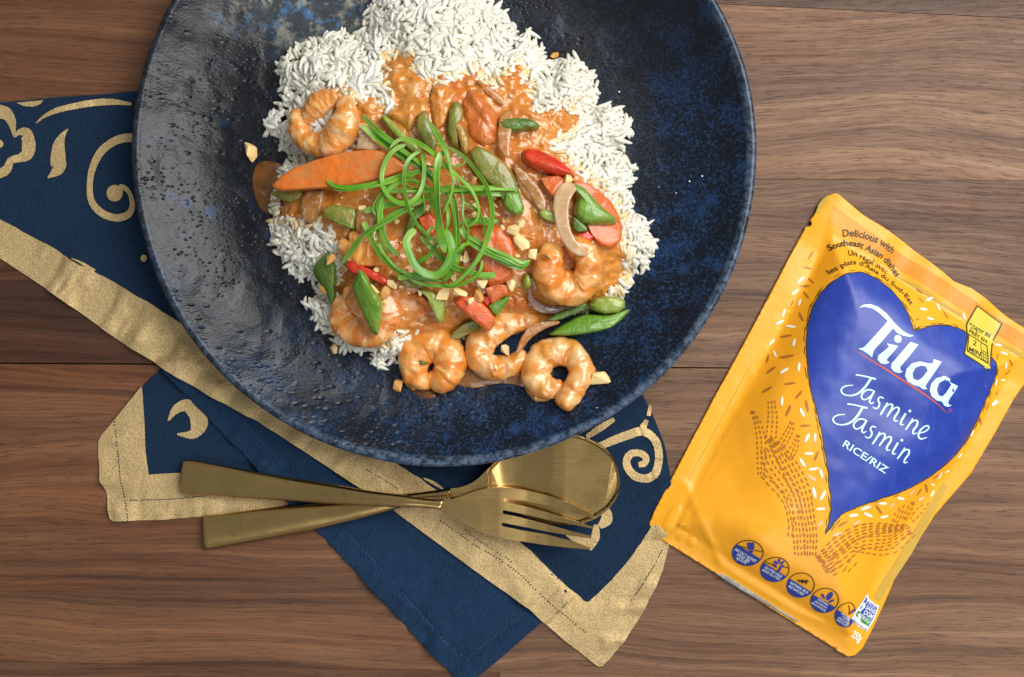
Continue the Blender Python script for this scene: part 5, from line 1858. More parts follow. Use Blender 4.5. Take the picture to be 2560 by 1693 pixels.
shrimp('A', [(455, 455), (452, 580), (485, 720), (575, 825), (700, 870), (830, 840), (930, 740), (1000, 610), (1020, 480), (990, 360), (965, 300)], [190, 250, 280, 300, 310, 340, 370, 360, 290, 200, 120], 'shrimp',
       "curled shrimp at the upper left of the heap, against white rice", .001, .85, 6, [([(560, 600), (630, 470), (760, 370), (930, 320)], [200, 320, 330, 220], -.0030)], seed=2)
shrimp('D', arc(1345, 905, 205, 218, -105, -455, 11), [140, 250, 300, 318, 325, 325, 320, 310, 290, 250, 150], 'shrimpo',
       "ring-shaped shrimp at the right, under a curved onion slice", .003, .80, 7, [([(1400, 1000), (1300, 1000), (1230, 930)], [120, 180, 110], .000)], seed=3)
shrimp('E', arc(1655, 1082, 212, 222, 85, 462, 12), [150, 260, 330, 370, 395, 405, 410, 410, 400, 380, 320, 190], 'shrimpo',
       "plump round shrimp at the bottom with a green bit in its curl", .0, .80, 7, [([(1480, 1180), (1420, 1250), (1520, 1330)], [130, 200, 160], -.001)], seed=4)
shrimp('F', [(1095, 345), (985, 335), (850, 355), (690, 395), (545, 470), (445, 590), (425, 720), (490, 820), (620, 860), (760, 840), (850, 760), (930, 680)], [70, 180, 260, 300, 320, 330, 330, 310, 280, 240, 200, 110], 'shrimp',
       "shrimp at the bottom middle with a peanut chip in its curve", .001, .80, 6, seed=5)
shrimp('F', [(1305, 1290), (1370, 1190), (1450, 1070), (1505, 940), (1490, 800), (1390, 705), (1250, 680), (1115, 740), (1040, 860), (1055, 985), (1160, 1070), (1340, 1085)], [190, 250, 275, 290, 305, 315, 325, 325, 325, 310, 260, 170], 'shrimp',
       "lowest shrimp with an open hole and its tail pointing down", .0, .80, 7, [([(950, 980), (1010, 1110), (1130, 1140), (1240, 1110)], [110, 170, 170, 90], -.002)], seed=6)
shrimp('E', arc(870, 470, 250, 215, 228, -48, 10), [190, 300, 370, 410, 430, 430, 410, 370, 300, 180], 'shrimpp',
       "broad pinkish shrimp under the diamond-shaped pod at the lower left", .001, .62, 6, [([(640, 260), (780, 330), (950, 400), (1130, 420)], [200, 330, 330, 200], .0005)], seed=8)
shrimp('C', arc(1385, 800, 250, 120, 205, -35, 9), [150, 250, 300, 320, 320, 310, 290, 240, 140], 'shrimpo',
       "sauce-coated shrimp half hidden by scallion curls at the left", .002, .62, 6, [([(1150, 740), (1350, 730), (1600, 700)], [160, 230, 160], .0005)], seed=9)

# ------------------------------------------------------------------ vegetables
VG = "vegetable pieces in the curry"
slab("carrot_slice", 'A', [(88, 1335), (190, 1240), (370, 1120), (620, 1040), (840, 985), (1050, 940), (1260, 925), (1440, 935), (1570, 990), (1690, 1060), (1765, 1140), (1700, 1192), (1500, 1260), (1390, 1290), (1100, 1350), (840, 1368), (500, 1388), (230, 1397), (140, 1375)], .0036, 'carrot', "long pointed carrot slice at the left edge of the heap", "carrot", .0075, tilt=(.10, .0), conform=.1, edge=.14, bulge=.15, n=110, group=VG)
slab("carrot_slice", 'D', [(1380, 40), (1500, 62), (1650, 140), (1790, 250), (1860, 380), (1888, 530), (1872, 640), (1770, 730), (1660, 695), (1570, 600), (1500, 450), (1420, 250)], .0036, 'carrotr', "broad orange carrot slice behind the green pod tip at right", "carrot", .0035, conform=.6, edge=.18, bulge=.2, group=VG)
slab("carrot_slice", 'B', [(1078, 1140), (1170, 1120), (1280, 1108), (1360, 1150), (1310, 1250), (1275, 1385), (1190, 1325), (1120, 1235)], .0034, 'carrotr', "small orange carrot wedge below the red pepper strip", "carrot", .004, conform=.5, edge=.2, bulge=.2, group=VG)
slab("carrot_slice", 'A', [(1480, 500), (1590, 405), (1700, 360), (1850, 342), (2000, 362), (2040, 440), (1990, 520), (1860, 560), (1830, 650), (1750, 705), (1690, 630), (1560, 540)], .0045, 'coated', "rounded slice coated in brown sauce above the scallion ends", "carrot", .003, conform=.5, edge=.4, bulge=.4, group=VG)
slab("onion_piece", 'K1', [(1038, 458), (1110, 448), (1172, 495), (1152, 530), (1135, 610), (1100, 680), (1050, 700), (1030, 610), (1022, 530)], .0045, 'coated', "square sauce-coated piece standing at the top of the curry", "vegetable", .004, conform=.4, edge=.3, bulge=.3, group=VG)
slab("pepper_piece", 'K1', [(1232, 478), (1275, 472), (1340, 545), (1395, 615), (1405, 700), (1385, 765), (1310, 800), (1240, 745), (1200, 630), (1195, 540)], .0060, 'coatedred', "reddish sauce-covered pepper piece at the top middle", "pepper", .002, conform=.5, edge=.55, bulge=.5, ridge=[(1240, 480), (1390, 720), .0012, 8], group=VG)
slab("carrot_slice", 'D', [(340, 500), (560, 455), (700, 500), (800, 640), (830, 780), (790, 900), (805, 1000), (700, 1060), (560, 1090), (480, 950), (400, 800), (340, 640)], .0050, 'carrotr', "red-orange carrot slice under the scallions sprinkled with peanut crumbs", "carrot", .0025, conform=.6, edge=.35, bulge=.3, rough=.0009, group=VG)
slab("pepper_piece", 'G', [(862, 930), (950, 888), (1015, 930), (1015, 1020), (985, 1090), (920, 1060), (890, 1000)], .004, 'redo', "small glossy red pepper bit inside the scallion nest", "pepper", .004, group=VG)
slab("carrot_slice", 'D', [(510, 1110), (640, 1055), (750, 1080), (770, 1170), (690, 1205), (588, 1265), (550, 1190)], .004, 'carrotr', "small carrot bit beside the thin green pepper sliver", "carrot", .004, group=VG)
slab("pepper_piece", 'D', [(700, 1190), (820, 1150), (940, 1200), (960, 1290), (900, 1340), (760, 1320), (690, 1290)], .004, 'coatedred', "orange-red sauced pepper piece left of the purple onion", "pepper", .002, conform=.6, group=VG)

slab("snap_pea", 'B', [(308, 870), (340, 820), (400, 788), (470, 808), (600, 890), (720, 990), (780, 1080), (830, 1200), (865, 1300), (912, 1460), (892, 1522), (820, 1545), (740, 1502), (680, 1422), (640, 1330), (560, 1230), (480, 1160), (415, 1080), (340, 960)], .0048, 'olive_v', "large pale green pod right of the scallions, dusted with sauce", "snap pea", .006, tilt=(-.05, -.05), conform=.3, edge=.35, bulge=.35, n=90, group=VG)
slab("snap_pea", 'B', [(700, 1290), (860, 1285), (912, 1455), (894, 1526), (820, 1549), (738, 1506), (672, 1420)], .0058, 'green', "bright green lower end of the large pod", "snap pea", .0064, tilt=(-.05, -.05), conform=.3, edge=.5, bulge=.4, group=VG)
slab("snap_pea", 'D', [(1350, 62), (1420, 60), (1500, 100), (1600, 210), (1700, 310), (1838, 420), (1832, 462), (1700, 482), (1580, 492), (1480, 472), (1410, 405), (1405, 300), (1440, 200)], .0085, 'green', "bright green pointed pod at right above the ring shrimp", "snap pea", .006, conform=.3, edge=.7, bulge=.5, group=VG)
slab("snap_pea", 'C', [(812, 420), (870, 350), (980, 328), (1100, 350), (1230, 390), (1245, 480), (1218, 560), (1216, 634), (1080, 592), (960, 532), (870, 472)], .0045, 'olive_v', "green pod slice with sauce in its hollow, below the carrot", "snap pea", .003, group=VG)
slab("snap_pea", 'C', [(812, 425), (850, 440), (960, 510), (1090, 570), (1216, 606), (1216, 636), (1080, 594), (960, 534), (868, 474)], .0052, 'green', "green rim of the pod slice below the carrot", "snap pea", .0035, n=60, group=VG)
slab("snap_pea", 'C', [(190, 190), (300, 150), (450, 140), (590, 150), (624, 215), (572, 282), (460, 318), (370, 292), (270, 245)], .0045, 'olive_v', "olive green piece tucked under the carrot tip", "snap pea", .002, group=VG)
slab("snap_pea", 'C', [(698, 1110), (750, 1020), (840, 940), (900, 895), (965, 960), (992, 1050), (1002, 1200), (980, 1330), (985, 1450), (962, 1545), (918, 1530), (880, 1430), (800, 1290), (725, 1200)], .0050, 'greend', "dark green pod at the left edge with peanuts on it", "snap pea", .003, conform=.6, edge=.5, bulge=.4, group=VG)
slab("snap_pea", 'E', [(700, 170), (735, 80), (775, -20), (800, -40), (850, -10), (905, 70), (935, 150), (1040, 300), (1078, 400), (1042, 580), (1022, 690), (1002, 755), (945, 742), (880, 620), (800, 440), (735, 290)], .0062, 'green', "diamond-shaped green pod lying on the butterflied shrimp", "snap pea", .0115, tilt=(0, -.1), conform=.1, edge=.45, bulge=.35, n=90, roof=[(800, -20), (1050, 400), .0030, 30], group=VG)
slab("snap_pea", 'F', [(1156, 497), (1300, 400), (1450, 320), (1560, 280), (1800, 290), (1950, 272), (2030, 222), (2058, 240), (1960, 345), (1850, 432), (1700, 474), (1500, 507), (1350, 518), (1200, 513)], .0050, 'green', "long green pod slice pointing right at the lower right", "snap pea", .003, conform=.3, edge=.4, bulge=.35, n=100, z=.0155, roof=[(1180, 505), (1870, 425), .0026, 40], group=VG)
slab("snap_pea", 'F', [(1590, 190), (1650, 108), (1800, 86), (1930, 88), (2004, 132), (2004, 212), (1930, 272), (1780, 284), (1650, 244)], .0065, 'limev', "rounded pale green pod at the right below the ring shrimp", "snap pea", .002, z=.0185, conform=.3, edge=.6, bulge=.5, group=VG)
slab("snap_pea", 'F', [(1120, 358), (1250, 282), (1400, 222), (1560, 158), (1598, 165), (1572, 232), (1480, 274), (1300, 344), (1200, 368)], .0048, 'greend', "thin dark green sliver under the ring shrimp", "snap pea", .003, z=.020, conform=.2, group=VG)
slab("snap_pea", 'E', [(1490, 195), (1650, 225), (1815, 330), (1815, 420), (1794, 600), (1750, 618), (1700, 562), (1640, 420), (1585, 280)], .0045, 'limev', "narrow green pod tip pointing down in the lower middle", "snap pea", .005, conform=.4, edge=.4, group=VG)
slab("snap_pea", 'F', [(72, 565), (130, 478), (250, 388), (380, 335), (440, 400), (425, 442), (310, 502), (200, 555)], .0045, 'olive_v', "olive green strip curving behind the red pepper end", "snap pea", .003, conform=.5, group=VG)
slab("snap_pea", 'F', [(505, 190), (620, 128), (732, 86), (754, 108), (704, 182), (645, 272), (602, 305), (555, 262)], .0040, 'green', "small green sliver between red pepper and onion", "snap pea", .004, conform=.4, group=VG)
slab("snap_pea", 'A', [(1415, 498), (1480, 496), (1560, 578), (1700, 718), (1885, 880), (1905, 965), (1800, 955), (1650, 805), (1555, 705), (1485, 605)], .0050, 'limev', "pale green pod strip beneath the upper scallion ends", "snap pea", .003, conform=.4, n=90, group=VG)
slab("snap_pea", 'A', [(1850, 560), (1895, 480), (1960, 448), (2005, 560), (2045, 700), (2105, 860), (2065, 955), (1985, 905), (1900, 760), (1848, 660)], .0050, 'olive_v', "olive pod standing behind the scallion tip", "snap pea", .0035, conform=.4, group=VG)
slab("bean_pod", 'B', [(95, 400), (150, 300), (210, 308), (252, 400), (252, 480), (215, 560), (190, 650), (205, 830), (130, 805), (76, 650)], .0050, 'olive_v', "dark olive bean pod upright in the sauce", "bean", .003, conform=.5, edge=.5, bulge=.5, group=VG)
slab("bean_pod", 'B', [(138, 520), (190, 488), (252, 570), (312, 720), (322, 850), (280, 905), (230, 852), (185, 700)], .0055, 'tan_v', "tan sauce-coated bean pod next to the olive one", "bean", .004, conform=.5, edge=.6, bulge=.5, group=VG)
slab("snap_pea", 'B', [(610, 545), (680, 500), (800, 488), (920, 488), (1030, 518), (1085, 570), (1055, 615), (950, 604), (860, 645), (760, 645), (640, 615)], .0060, 'greend', "short green pod crosswise in the sauce at the upper right", "snap pea", .0025, conform=.5, edge=.6, bulge=.5, group=VG)
slab("snap_pea", 'D', [(1050, 350), (1130, 328), (1235, 368), (1240, 468), (1150, 446), (1066, 404)], .004, 'limev', "pale green bit left of the curved onion", "snap pea", .003, group=VG)
slab("snap_pea", 'D', [(1385, 395), (1440, 415), (1535, 508), (1545, 550), (1440, 560), (1396, 525)], .004, 'greend', "dark green bit below the bright pod in the onion curve", "snap pea", .003, group=VG)
slab("snap_pea", 'G', [(745, 1080), (780, 950), (830, 850), (900, 810), (950, 840), (920, 900), (860, 945), (825, 1050), (780, 1100)], .004, 'greend', "dark green strip seen through the scallion loops", "snap pea", .003, group=VG)
slab("snap_pea", 'G', [(640, 1390), (760, 1440), (900, 1440), (960, 1470), (900, 1510), (760, 1500)], .004, 'olive_v', "olive piece under the lower scallion ends", "snap pea", .003, group=VG)
slab("pea_bud", 'D', [(900, 1010), (925, 955), (960, 965), (992, 1020), (995, 1080), (960, 1125), (918, 1115), (895, 1065)], .0055, 'limev', "tiny round green bud left of the ring shrimp", "pea", .003, edge=.9, bulge=.6, n=30, group=VG)
slab("pea_bud", 'E', [(1480, 1050), (1540, 1040), (1600, 1065), (1610, 1090), (1560, 1110), (1500, 1105)], .004, 'greend', "small green bit in the curl of the round shrimp", "pea", .0, z=.0205, edge=.9, bulge=.6, n=30, group=VG)

slab("red_pepper_strip", 'B', [(880, 840), (950, 805), (1050, 818), (1200, 888), (1340, 975), (1440, 1070), (1462, 1130), (1380, 1132), (1250, 1112), (1100, 1074), (960, 1005), (885, 935)], .0058, 'redp', "bright red pepper strip at the upper right beside the rice", "pepper", .004, conform=.4, edge=.5, bulge=.4, n=84, tilt=(.14, .02), roof=[(1000, 965), (1400, 1090), .0022, 22], group=VG)
slab("red_pepper_strip", 'C', [(1085, 1050), (1160, 965), (1250, 1046), (1380, 1088), (1500, 1148), (1622, 1228), (1655, 1292), (1560, 1294), (1440, 1244), (1340, 1192), (1250, 1182), (1150, 1144)], .0045, 'redp', "dark red pepper strip at the lower left below the shrimp", "pepper", .004, conform=.4, edge=.5, n=84, group=VG)
slab("red_pepper_strip", 'F', [(140, 150), (200, 78), (330, 78), (430, 130), (520, 218), (600, 328), (608, 370), (545, 468), (480, 452), (380, 372), (250, 262)], .0058, 'redo', "orange-red pepper strip pointing down over the bottom shrimp", "pepper", .007, tilt=(-.08, -.08), conform=.2, edge=.4, bulge=.35, n=84, group=VG)
slab("red_pepper_strip", 'D', [(1415, 585), (1540, 542), (1602, 600), (1565, 645), (1460, 636)], .003, 'redp', "small dark red bit inside the onion curve", "pepper", .002, group=VG)
slab("red_pepper_strip", 'E', [(1350, 275), (1460, 226), (1560, 286), (1640, 340), (1700, 450), (1600, 420), (1450, 335)], .004, 'coatedred', "dull red pepper strip behind the narrow pod tip", "pepper", .003, group=VG)
slab("red_pepper_strip", 'F', [(425, 112), (530, 78), (570, 150), (505, 195)], .003, 'redp', "dark red corner of pepper beside the peanut chip", "pepper", .003, group=VG)


def onion(fr, pts, ws, mat, label, lift=.004, thick=.0022, zo=None, roll=None):
    P, w = tr(fr, pts), wid(fr, ws)
    zs = [hf1(*p) + lift + .001 + (zo[i] if zo else 0) for i, p in enumerate(P)]
    zs = [zs[0]] + [(a + 2 * b + c) / 4 for a, b, c in zip(zs[:-2], zs[1:-1], zs[2:])] + [zs[-1]]
    return swept("onion_slice", [sweep_data(P, w, zs, 1, 60, 14, 0, 1, .02, thick=thick * .8, roll=roll, channel=.22)], mat, label, "onion", "cooked onion slices in the curry")


onion('D', [(1400, 85), (1318, 160), (1278, 280), (1284, 420), (1312, 550), (1370, 660), (1450, 735), (1545, 775)], [120, 170, 160, 140, 128, 120, 105, 50], 'onion', "curved translucent onion slice hooked over the ring shrimp", .0095, .0030, [0, .001, .002, .002, .003, .003, .003, .002], lambda u: .25)
onion('B', [(735, 405), (725, 480), (702, 600), (690, 720), (702, 840), (745, 930)], [20, 130, 150, 140, 105, 40], 'oniony', "upright tan onion petal left of the crosswise green pod", .007, .0030)
onion('B', [(800, 1020), (880, 1110), (950, 1200), (1030, 1300), (1085, 1420), (1110, 1510)], [50, 110, 115, 125, 120, 50], 'oniond', "brownish onion strip right of the large pod", .005, .0030)
onion('D', [(962, 1110), (972, 1200), (1015, 1262), (1090, 1308), (1200, 1322), (1300, 1312), (1400, 1288)], [30, 56, 80, 84, 76, 56, 16], 'onionp', "purple-edged onion arc below the ring shrimp", .0045, .0030)
onion('F', [(1290, 368), (1130, 398), (1005, 450), (925, 530), (872, 620), (815, 740)], [30, 80, 115, 95, 70, 24], 'oniony', "amber onion slice across the bottom middle shrimp", .0125, .0028, None, lambda u: -.3)
slab("onion_slice", 'C', [(620, 160), (860, 160), (850, 300), (830, 420), (765, 520), (690, 568), (600, 525), (545, 400), (565, 280)], .0035, 'oniond', "soft translucent onion piece below the long carrot slice", "onion", .0025, conform=.7, edge=.5, group="cooked onion slices in the curry")
slab("onion_slice", 'C', [(1230, 380), (1400, 335), (1510, 400), (1490, 540), (1385, 655), (1300, 716), (1228, 655), (1212, 540)], .0035, 'oniond', "onion piece under the left scallion ends", "onion", .004, conform=.6, edge=.5, group="cooked onion slices in the curry")
slab("onion_slice", 'A', [(1125, 920), (1150, 800), (1190, 695), (1245, 678), (1335, 800), (1450, 905), (1350, 940)], .0040, 'onion', "pale onion wedge between the upper shrimp and the scallion ends", "onion", .002, conform=.6, edge=.4, group="cooked onion slices in the curry")
onion('B', [(400, 90), (520, 200), (640, 300), (700, 350)], [30, 70, 80, 30], 'oniony', "thin sauced onion ribbon near the top of the curry", .0035, .0026)
onion('K1', [(1480, 880), (1510, 950), (1560, 1040), (1630, 1110)], [18, 50, 60, 20], 'oniond', "wide onion strip under the small carrot wedge", .0040, .0026)

# ------------------------------------------------------------------ scallion garnish
nest = empty("scallion_garnish", at(1110, 560, .033))
tag(nest, "tangled nest of bright green curled scallion strips on top of the curry", "scallion")
ST = [
    ([(415, 960), (460, 1040), (500, 1130), (560, 1230), (640, 1310), (740, 1380), (850, 1412), (950, 1432), (1020, 1442)], [40, 44, 44, 46, 46, 44, 42, 40, 34], 1),
    ([(400, 80), (470, 150), (560, 240), (650, 310), (750, 390), (850, 460), (930, 530), (1000, 600)], [20, 40, 42, 42, 42, 40, 36, 28], 1),
    ([(410, 175), (480, 240), (580, 320), (680, 390), (780, 450), (870, 500), (950, 570), (1010, 650)], [44, 56, 60, 60, 56, 50, 44, 34], 0),
    ([(1130, 720), (1165, 830), (1180, 980), (1185, 1150), (1180, 1280), (1130, 1380), (1070, 1450)], [40, 60, 60, 56, 50, 44, 36], 0),
    ([(560, 712), (700, 706), (900, 706), (1100, 690), (1300, 690), (1500, 692), (1690, 696)], [34, 44, 44, 44, 46, 48, 46], 1),
    ([(1050, 740), (1150, 722), (1300, 722), (1450, 736), (1555, 736)], [30, 38, 40, 40, 36], 1),
    ([(420, 880), (520, 850), (650, 820), (800, 800), (950, 765), (1000, 750)], [46, 46, 44, 40, 34, 26], 1),
    ([(248, 1312), (300, 1220), (370, 1130), (450, 1060), (560, 980), (680, 890), (800, 830), (900, 800)], [20, 38, 42, 42, 40, 38, 34, 26], 2),
    ([(720, 1238), (650, 1180), (590, 1080), (560, 960), (560, 840), (600, 740), (680, 660), (770, 625), (870, 640), (950, 700), (990, 800), (1010, 900)], [40, 46, 48, 46, 42, 36, 30, 28, 28, 28, 28, 26], 2),
    ([(135, 465), (112, 540), (125, 620), (180, 668), (280, 685), (420, 675), (560, 645), (700, 600), (820, 565), (900, 545)], [20, 26, 30, 36, 42, 44, 44, 42, 40, 30], 2),
    ([(880, 1080), (960, 1160), (1060, 1260), (1160, 1330), (1280, 1372), (1400, 1400), (1502, 1396)], [26, 40, 46, 48, 50, 50, 44], 1),
    ([(700, 1420), (800, 1408), (900, 1418), (1010, 1425)], [42, 42, 40, 34], 2),
    ([(800, 1430), (900, 1470), (1020, 1486), (1150, 1490), (1280, 1450), (1370, 1370), (1395, 1270)], [20, 26, 28, 28, 28, 26, 20], 2),
    ([(1210, 1010), (1260, 1090), (1340, 1160), (1440, 1220), (1560, 1280), (1680, 1330), (1756, 1318)], [34, 44, 46, 48, 50, 50, 30], 2),
    ([(1230, 962), (1300, 945), (1400, 945), (1522, 965)], [30, 36, 38, 32], 1),
    ([(630, 372), (680, 310), (750, 285), (850, 310), (960, 380), (1060, 470), (1150, 560), (1240, 640), (1310, 720), (1355, 830), (1355, 920), (1310, 980), (1240, 1010)], [14, 28, 34, 36, 36, 36, 34, 32, 30, 26, 24, 22, 16], 4),
    ([(770, 330), (680, 370), (610, 450), (570, 570), (580, 680), (640, 770), (730, 815), (810, 800), (870, 740), (905, 650), (915, 540), (905, 440), (890, 390)], [30, 36, 38, 38, 38, 38, 38, 36, 34, 34, 34, 32, 26], 3),
    ([(890, 385), (820, 420), (770, 490), (750, 600), (760, 720), (790, 850), (850, 970), (930, 1060), (1000, 1120)], [24, 28, 28, 28, 28, 30, 30, 28, 22], 4),
    ([(1090, 345), (1180, 390), (1270, 460), (1350, 560), (1420, 660), (1460, 780), (1472, 900), (1450, 1040), (1400, 1180), (1330, 1300), (1240, 1400), (1140, 1480), (1060, 1468)], [18, 28, 32, 34, 36, 38, 40, 40, 38, 36, 34, 30, 22], 4),
    ([(1170, 600), (1210, 680), (1235, 780), (1230, 870), (1240, 940), (1275, 1030), (1260, 1140), (1200, 1230)], [14, 18, 18, 18, 18, 18, 18, 14], 3),
    ([(1230, 800), (1310, 840), (1380, 910), (1410, 1000), (1390, 1100)], [18, 24, 24, 22, 16], 3),
    ([(1080, 760), (1110, 860), (1110, 960), (1090, 1050)], [24, 28, 28, 22], 2),
    ([(1020, 1110), (1000, 1180), (940, 1250), (850, 1300)], [34, 38, 38, 28], 2),
    ([(1010, 1000), (960, 1030), (945, 1090), (960, 1140)], [20, 24, 24, 18], 3),
    ([(1110, 1160), (1160, 1195), (1210, 1180), (1240, 1150), (1290, 1140)], [36, 36, 30, 30, 22], 4),
    ([(1250, 490), (1150, 515), (1040, 520), (930, 505)], [10, 16, 18, 14], 2),
    ([(925, 106), (985, 190), (1040, 280), (1085, 370), (1110, 450), (1135, 560), (1150, 650), (1130, 760), (1090, 850), (1068, 892)], [8, 34, 40, 40, 30, 24, 20, 18, 16, 12], 5),
    ([(850, 1032), (800, 1060), (768, 1130), (790, 1220), (840, 1320), (920, 1385), (1010, 1400), (1080, 1350), (1125, 1270), (1140, 1190), (1120, 1090), (1085, 1020)], [60, 60, 62, 62, 60, 58, 60, 66, 68, 66, 60, 44], 5),
    ([(1078, 385), (1036, 440), (1018, 560), (1022, 720), (1030, 880), (1048, 1040), (1078, 1150), (1115, 1215)], [40, 50, 52, 52, 54, 62, 70, 56], 6),
]
rx = np.random.RandomState(77)
for base_i in (0, 4, 7, 8, 10, 13, 15, 15, 16, 17, 18, 18, 3, 20, 12, 26):
    pts, ws, lev = ST[base_i]
    dx, dy = rx.uniform(-46, 46), rx.uniform(-40, 40)
    k_ = rx.uniform(.86, 1.06)
    cg = np.array(pts, float).mean(0)
    np_ = [(cg[0] + (x - cg[0]) * k_ + dx + rx.uniform(-12, 12), cg[1] + (y - cg[1]) * k_ + dy + rx.uniform(-12, 12)) for x, y in pts]
    i0 = rx.randint(0, max(1, len(np_) - 5))
    ST.insert(rx.randint(3, len(ST) - 3), (np_[i0:], [w_ * rx.uniform(.42, .62) for w_ in ws[i0:]], rx.randint(0, 4)))
for si, (pts, ws, lev) in enumerate(ST):
    P, w = tr('G', pts), wid('G', [v * 1.12 for v in ws])
    n = len(P)
    zs = []
    for i, p in enumerate(P):
        u = i / (n - 1)
        arch = math.sin(math.pi * u)
        zs.append(min(hf1(*p), .0345) + .0100 + .0012 * lev + (.0014 + .0004 * lev) * arch + .0008 * math.sin(u * 9 + si))
    zs = [zs[0]] + [(a + b + c) / 3 for a, b, c in zip(zs[:-2], zs[1:-1], zs[2:])] + [zs[-1]]
    rl = (lambda ph: (lambda u: .62 * math.sin(u * 4.0 + ph)))(si * 1.7)
    swept("scallion_strip", [sweep_data(P, w, zs, 1, 56, 12, 0, si, .0, thick=.0005, roll=rl, channel=.22, flat=True)], 'scallion', parent=nest)

# ------------------------------------------------------------------ chopped peanuts
def chip(cx, cy, size, mat, label, lift, seed, flat=.7, z=None, nm="peanut_piece", pts=11, elong=1.0, ang=None):
    rr = np.random.RandomState(seed)
    bmm = bmesh.new()
    r = size * S / 2
    a = rr.uniform(0, 6.28) if ang is None else ang
    zz = hf1(cx, cy) + lift if z is None else z
    c = at(cx, cy, zz)
    for i in range(pts):
        v = rr.normal(0, 1, 3)
        v /= np.linalg.norm(v)
        v = v * rr.uniform(.82, 1.08) * np.array([elong, 1 / elong ** .5, flat])
        x = v[0] * math.cos(a) - v[1] * math.sin(a)
        y = v[0] * math.sin(a) + v[1] * math.cos(a)
        bmm.verts.new((c.x + x * r, c.y + y * r, zz + r * flat * .7 + v[2] * r))
    res = bmesh.ops.convex_hull(bmm, input=bmm.verts)
    junk = [g for g in res['geom_interior'] if isinstance(g, bmesh.types.BMVert)]
    if junk:
        bmesh.ops.delete(bmm, geom=junk, context='VERTS')
    bmesh.ops.dissolve_limit(bmm, angle_limit=math.radians(9), verts=bmm.verts, edges=bmm.edges)
    bmesh.ops.bevel(bmm, geom=list(bmm.edges), offset=r * .06, segments=1, affect='EDGES', profile=.6)
    bmesh.ops.recalc_face_normals(bmm, faces=bmm.faces)
    me = bpy.data.meshes.new(nm)
    bmm.to_mesh(me)
    bmm.free()
    o = put(nm, me, MT[mat], None, smooth=False)
    return tag(o, label, "peanut", "chopped peanuts sprinkled over the curry")


def nutpos(fr, x, y, s):
    (px, py) = tr(fr, [(x, y)])[0]
    return px, py, s * FR[fr][2] * 2


uniq = [('D', 800, 535, 72, 'nut', "faceted pale peanut chunk on the sauce right of the scallions", .0085, 1.1), ('D', 872, 660, 98, 'nut', "largest pale peanut half right of the scallions, below the faceted chunk", .0055, 1.35),
        ('F', 1720, 1000, 132, 'nut', "big pale peanut chunk on the plate beside the lowest shrimp", None, 1.1), ('E', 1270, 1360, 90, 'nutg', "golden peanut piece on the plate at the left of the round shrimp", None, 1.2),
        ('E', 392, 238, 88, 'nutg', "golden peanut chunk on the dark green pod at the left edge", .008, 1.05), ('C', 938, 992, 72, 'nutg', "rounded tan peanut at the top of the dark green pod", .0085, 1.2),
        ('E', 512, 908, 62, 'nut', "lone cream peanut chip on the plate by the lower left rice", None, 1.3), ('K1', 62, 820, 46, 'nut', "lone pale peanut sliver on the plate left of the carrot", None, 1.5),
        ('B', 1365, 1145, 66, 'nut', "pale peanut chip on the red pepper strip end", .0105, 1.3), ('F', 700, 680, 70, 'nut', "cream peanut chip inside the curve of the bottom middle shrimp", .006, 1.25),
        ('F', 595, 845, 32, 'nut', "tiny peanut sliver on the lower side of the bottom middle shrimp", .0105, 1.5), ('D', 1125, 812, 62, 'nutg', "golden peanut chip on the left side of the ring shrimp", .014, 1.2),
        ('D', 1000, 778, 58, 'nut', "cream peanut chip touching the left side of the ring shrimp", .008, 1.2), ('D', 115, 1165, 84, 'nut', "big pale peanut half above the narrow pod tip", .009, 1.2),
        ('D', 270, 1135, 78, 'nut', "wide peanut chip lying on the upper end of the orange-red pepper", .012, 1.3), ('D', 372, 1240, 44, 'nut', "small peanut chip in the middle of the orange-red pepper strip", .013, 1.4),
        ('D', 455, 1175, 68, 'nutg', "golden peanut chip right of the orange-red pepper strip", .008, 1.3), ('D', 780, 1080, 58, 'nut', "triangular peanut chip by the green bud", .007, 1.2),
        ('D', 490, 1060, 64, 'nut', "square pale peanut chip below the longest scallion end", .009, 1.1), ('E', 962, 215, 88, 'nut', "pale peanut chunk on the edge of the diamond-shaped pod", .013, 1.2),
        ('E', 1105, 255, 74, 'nutg', "golden flaky peanut piece right of the diamond-shaped pod", .009, 1.2), ('E', 1110, 355, 28, 'nut', "crumb of peanut below the flaky peanut piece", .009, 1.3),
        ('E', 1205, 150, 62, 'nut', "curved pale peanut chip at the end of the dark red pepper strip", .0085, 1.5), ('E', 1300, 165, 38, 'nut', "small peanut chip under the left lower scallion end", .0065, 1.3),
        ('t4', 1920, 550, 40, 'nutg', "small browned peanut bit on the plate by the top right rice", None, 1.2)]
for i, (fr, x, y, s, mt_, lb, lf, el) in enumerate(uniq):
    px, py, sz = nutpos(fr, x, y, s)
    chip(px, py, sz, mt_, lb, lf or 0, 300 + i, .62, z=(float(plate_z(px, py)) + .0003) if lf is None else None, elong=el)
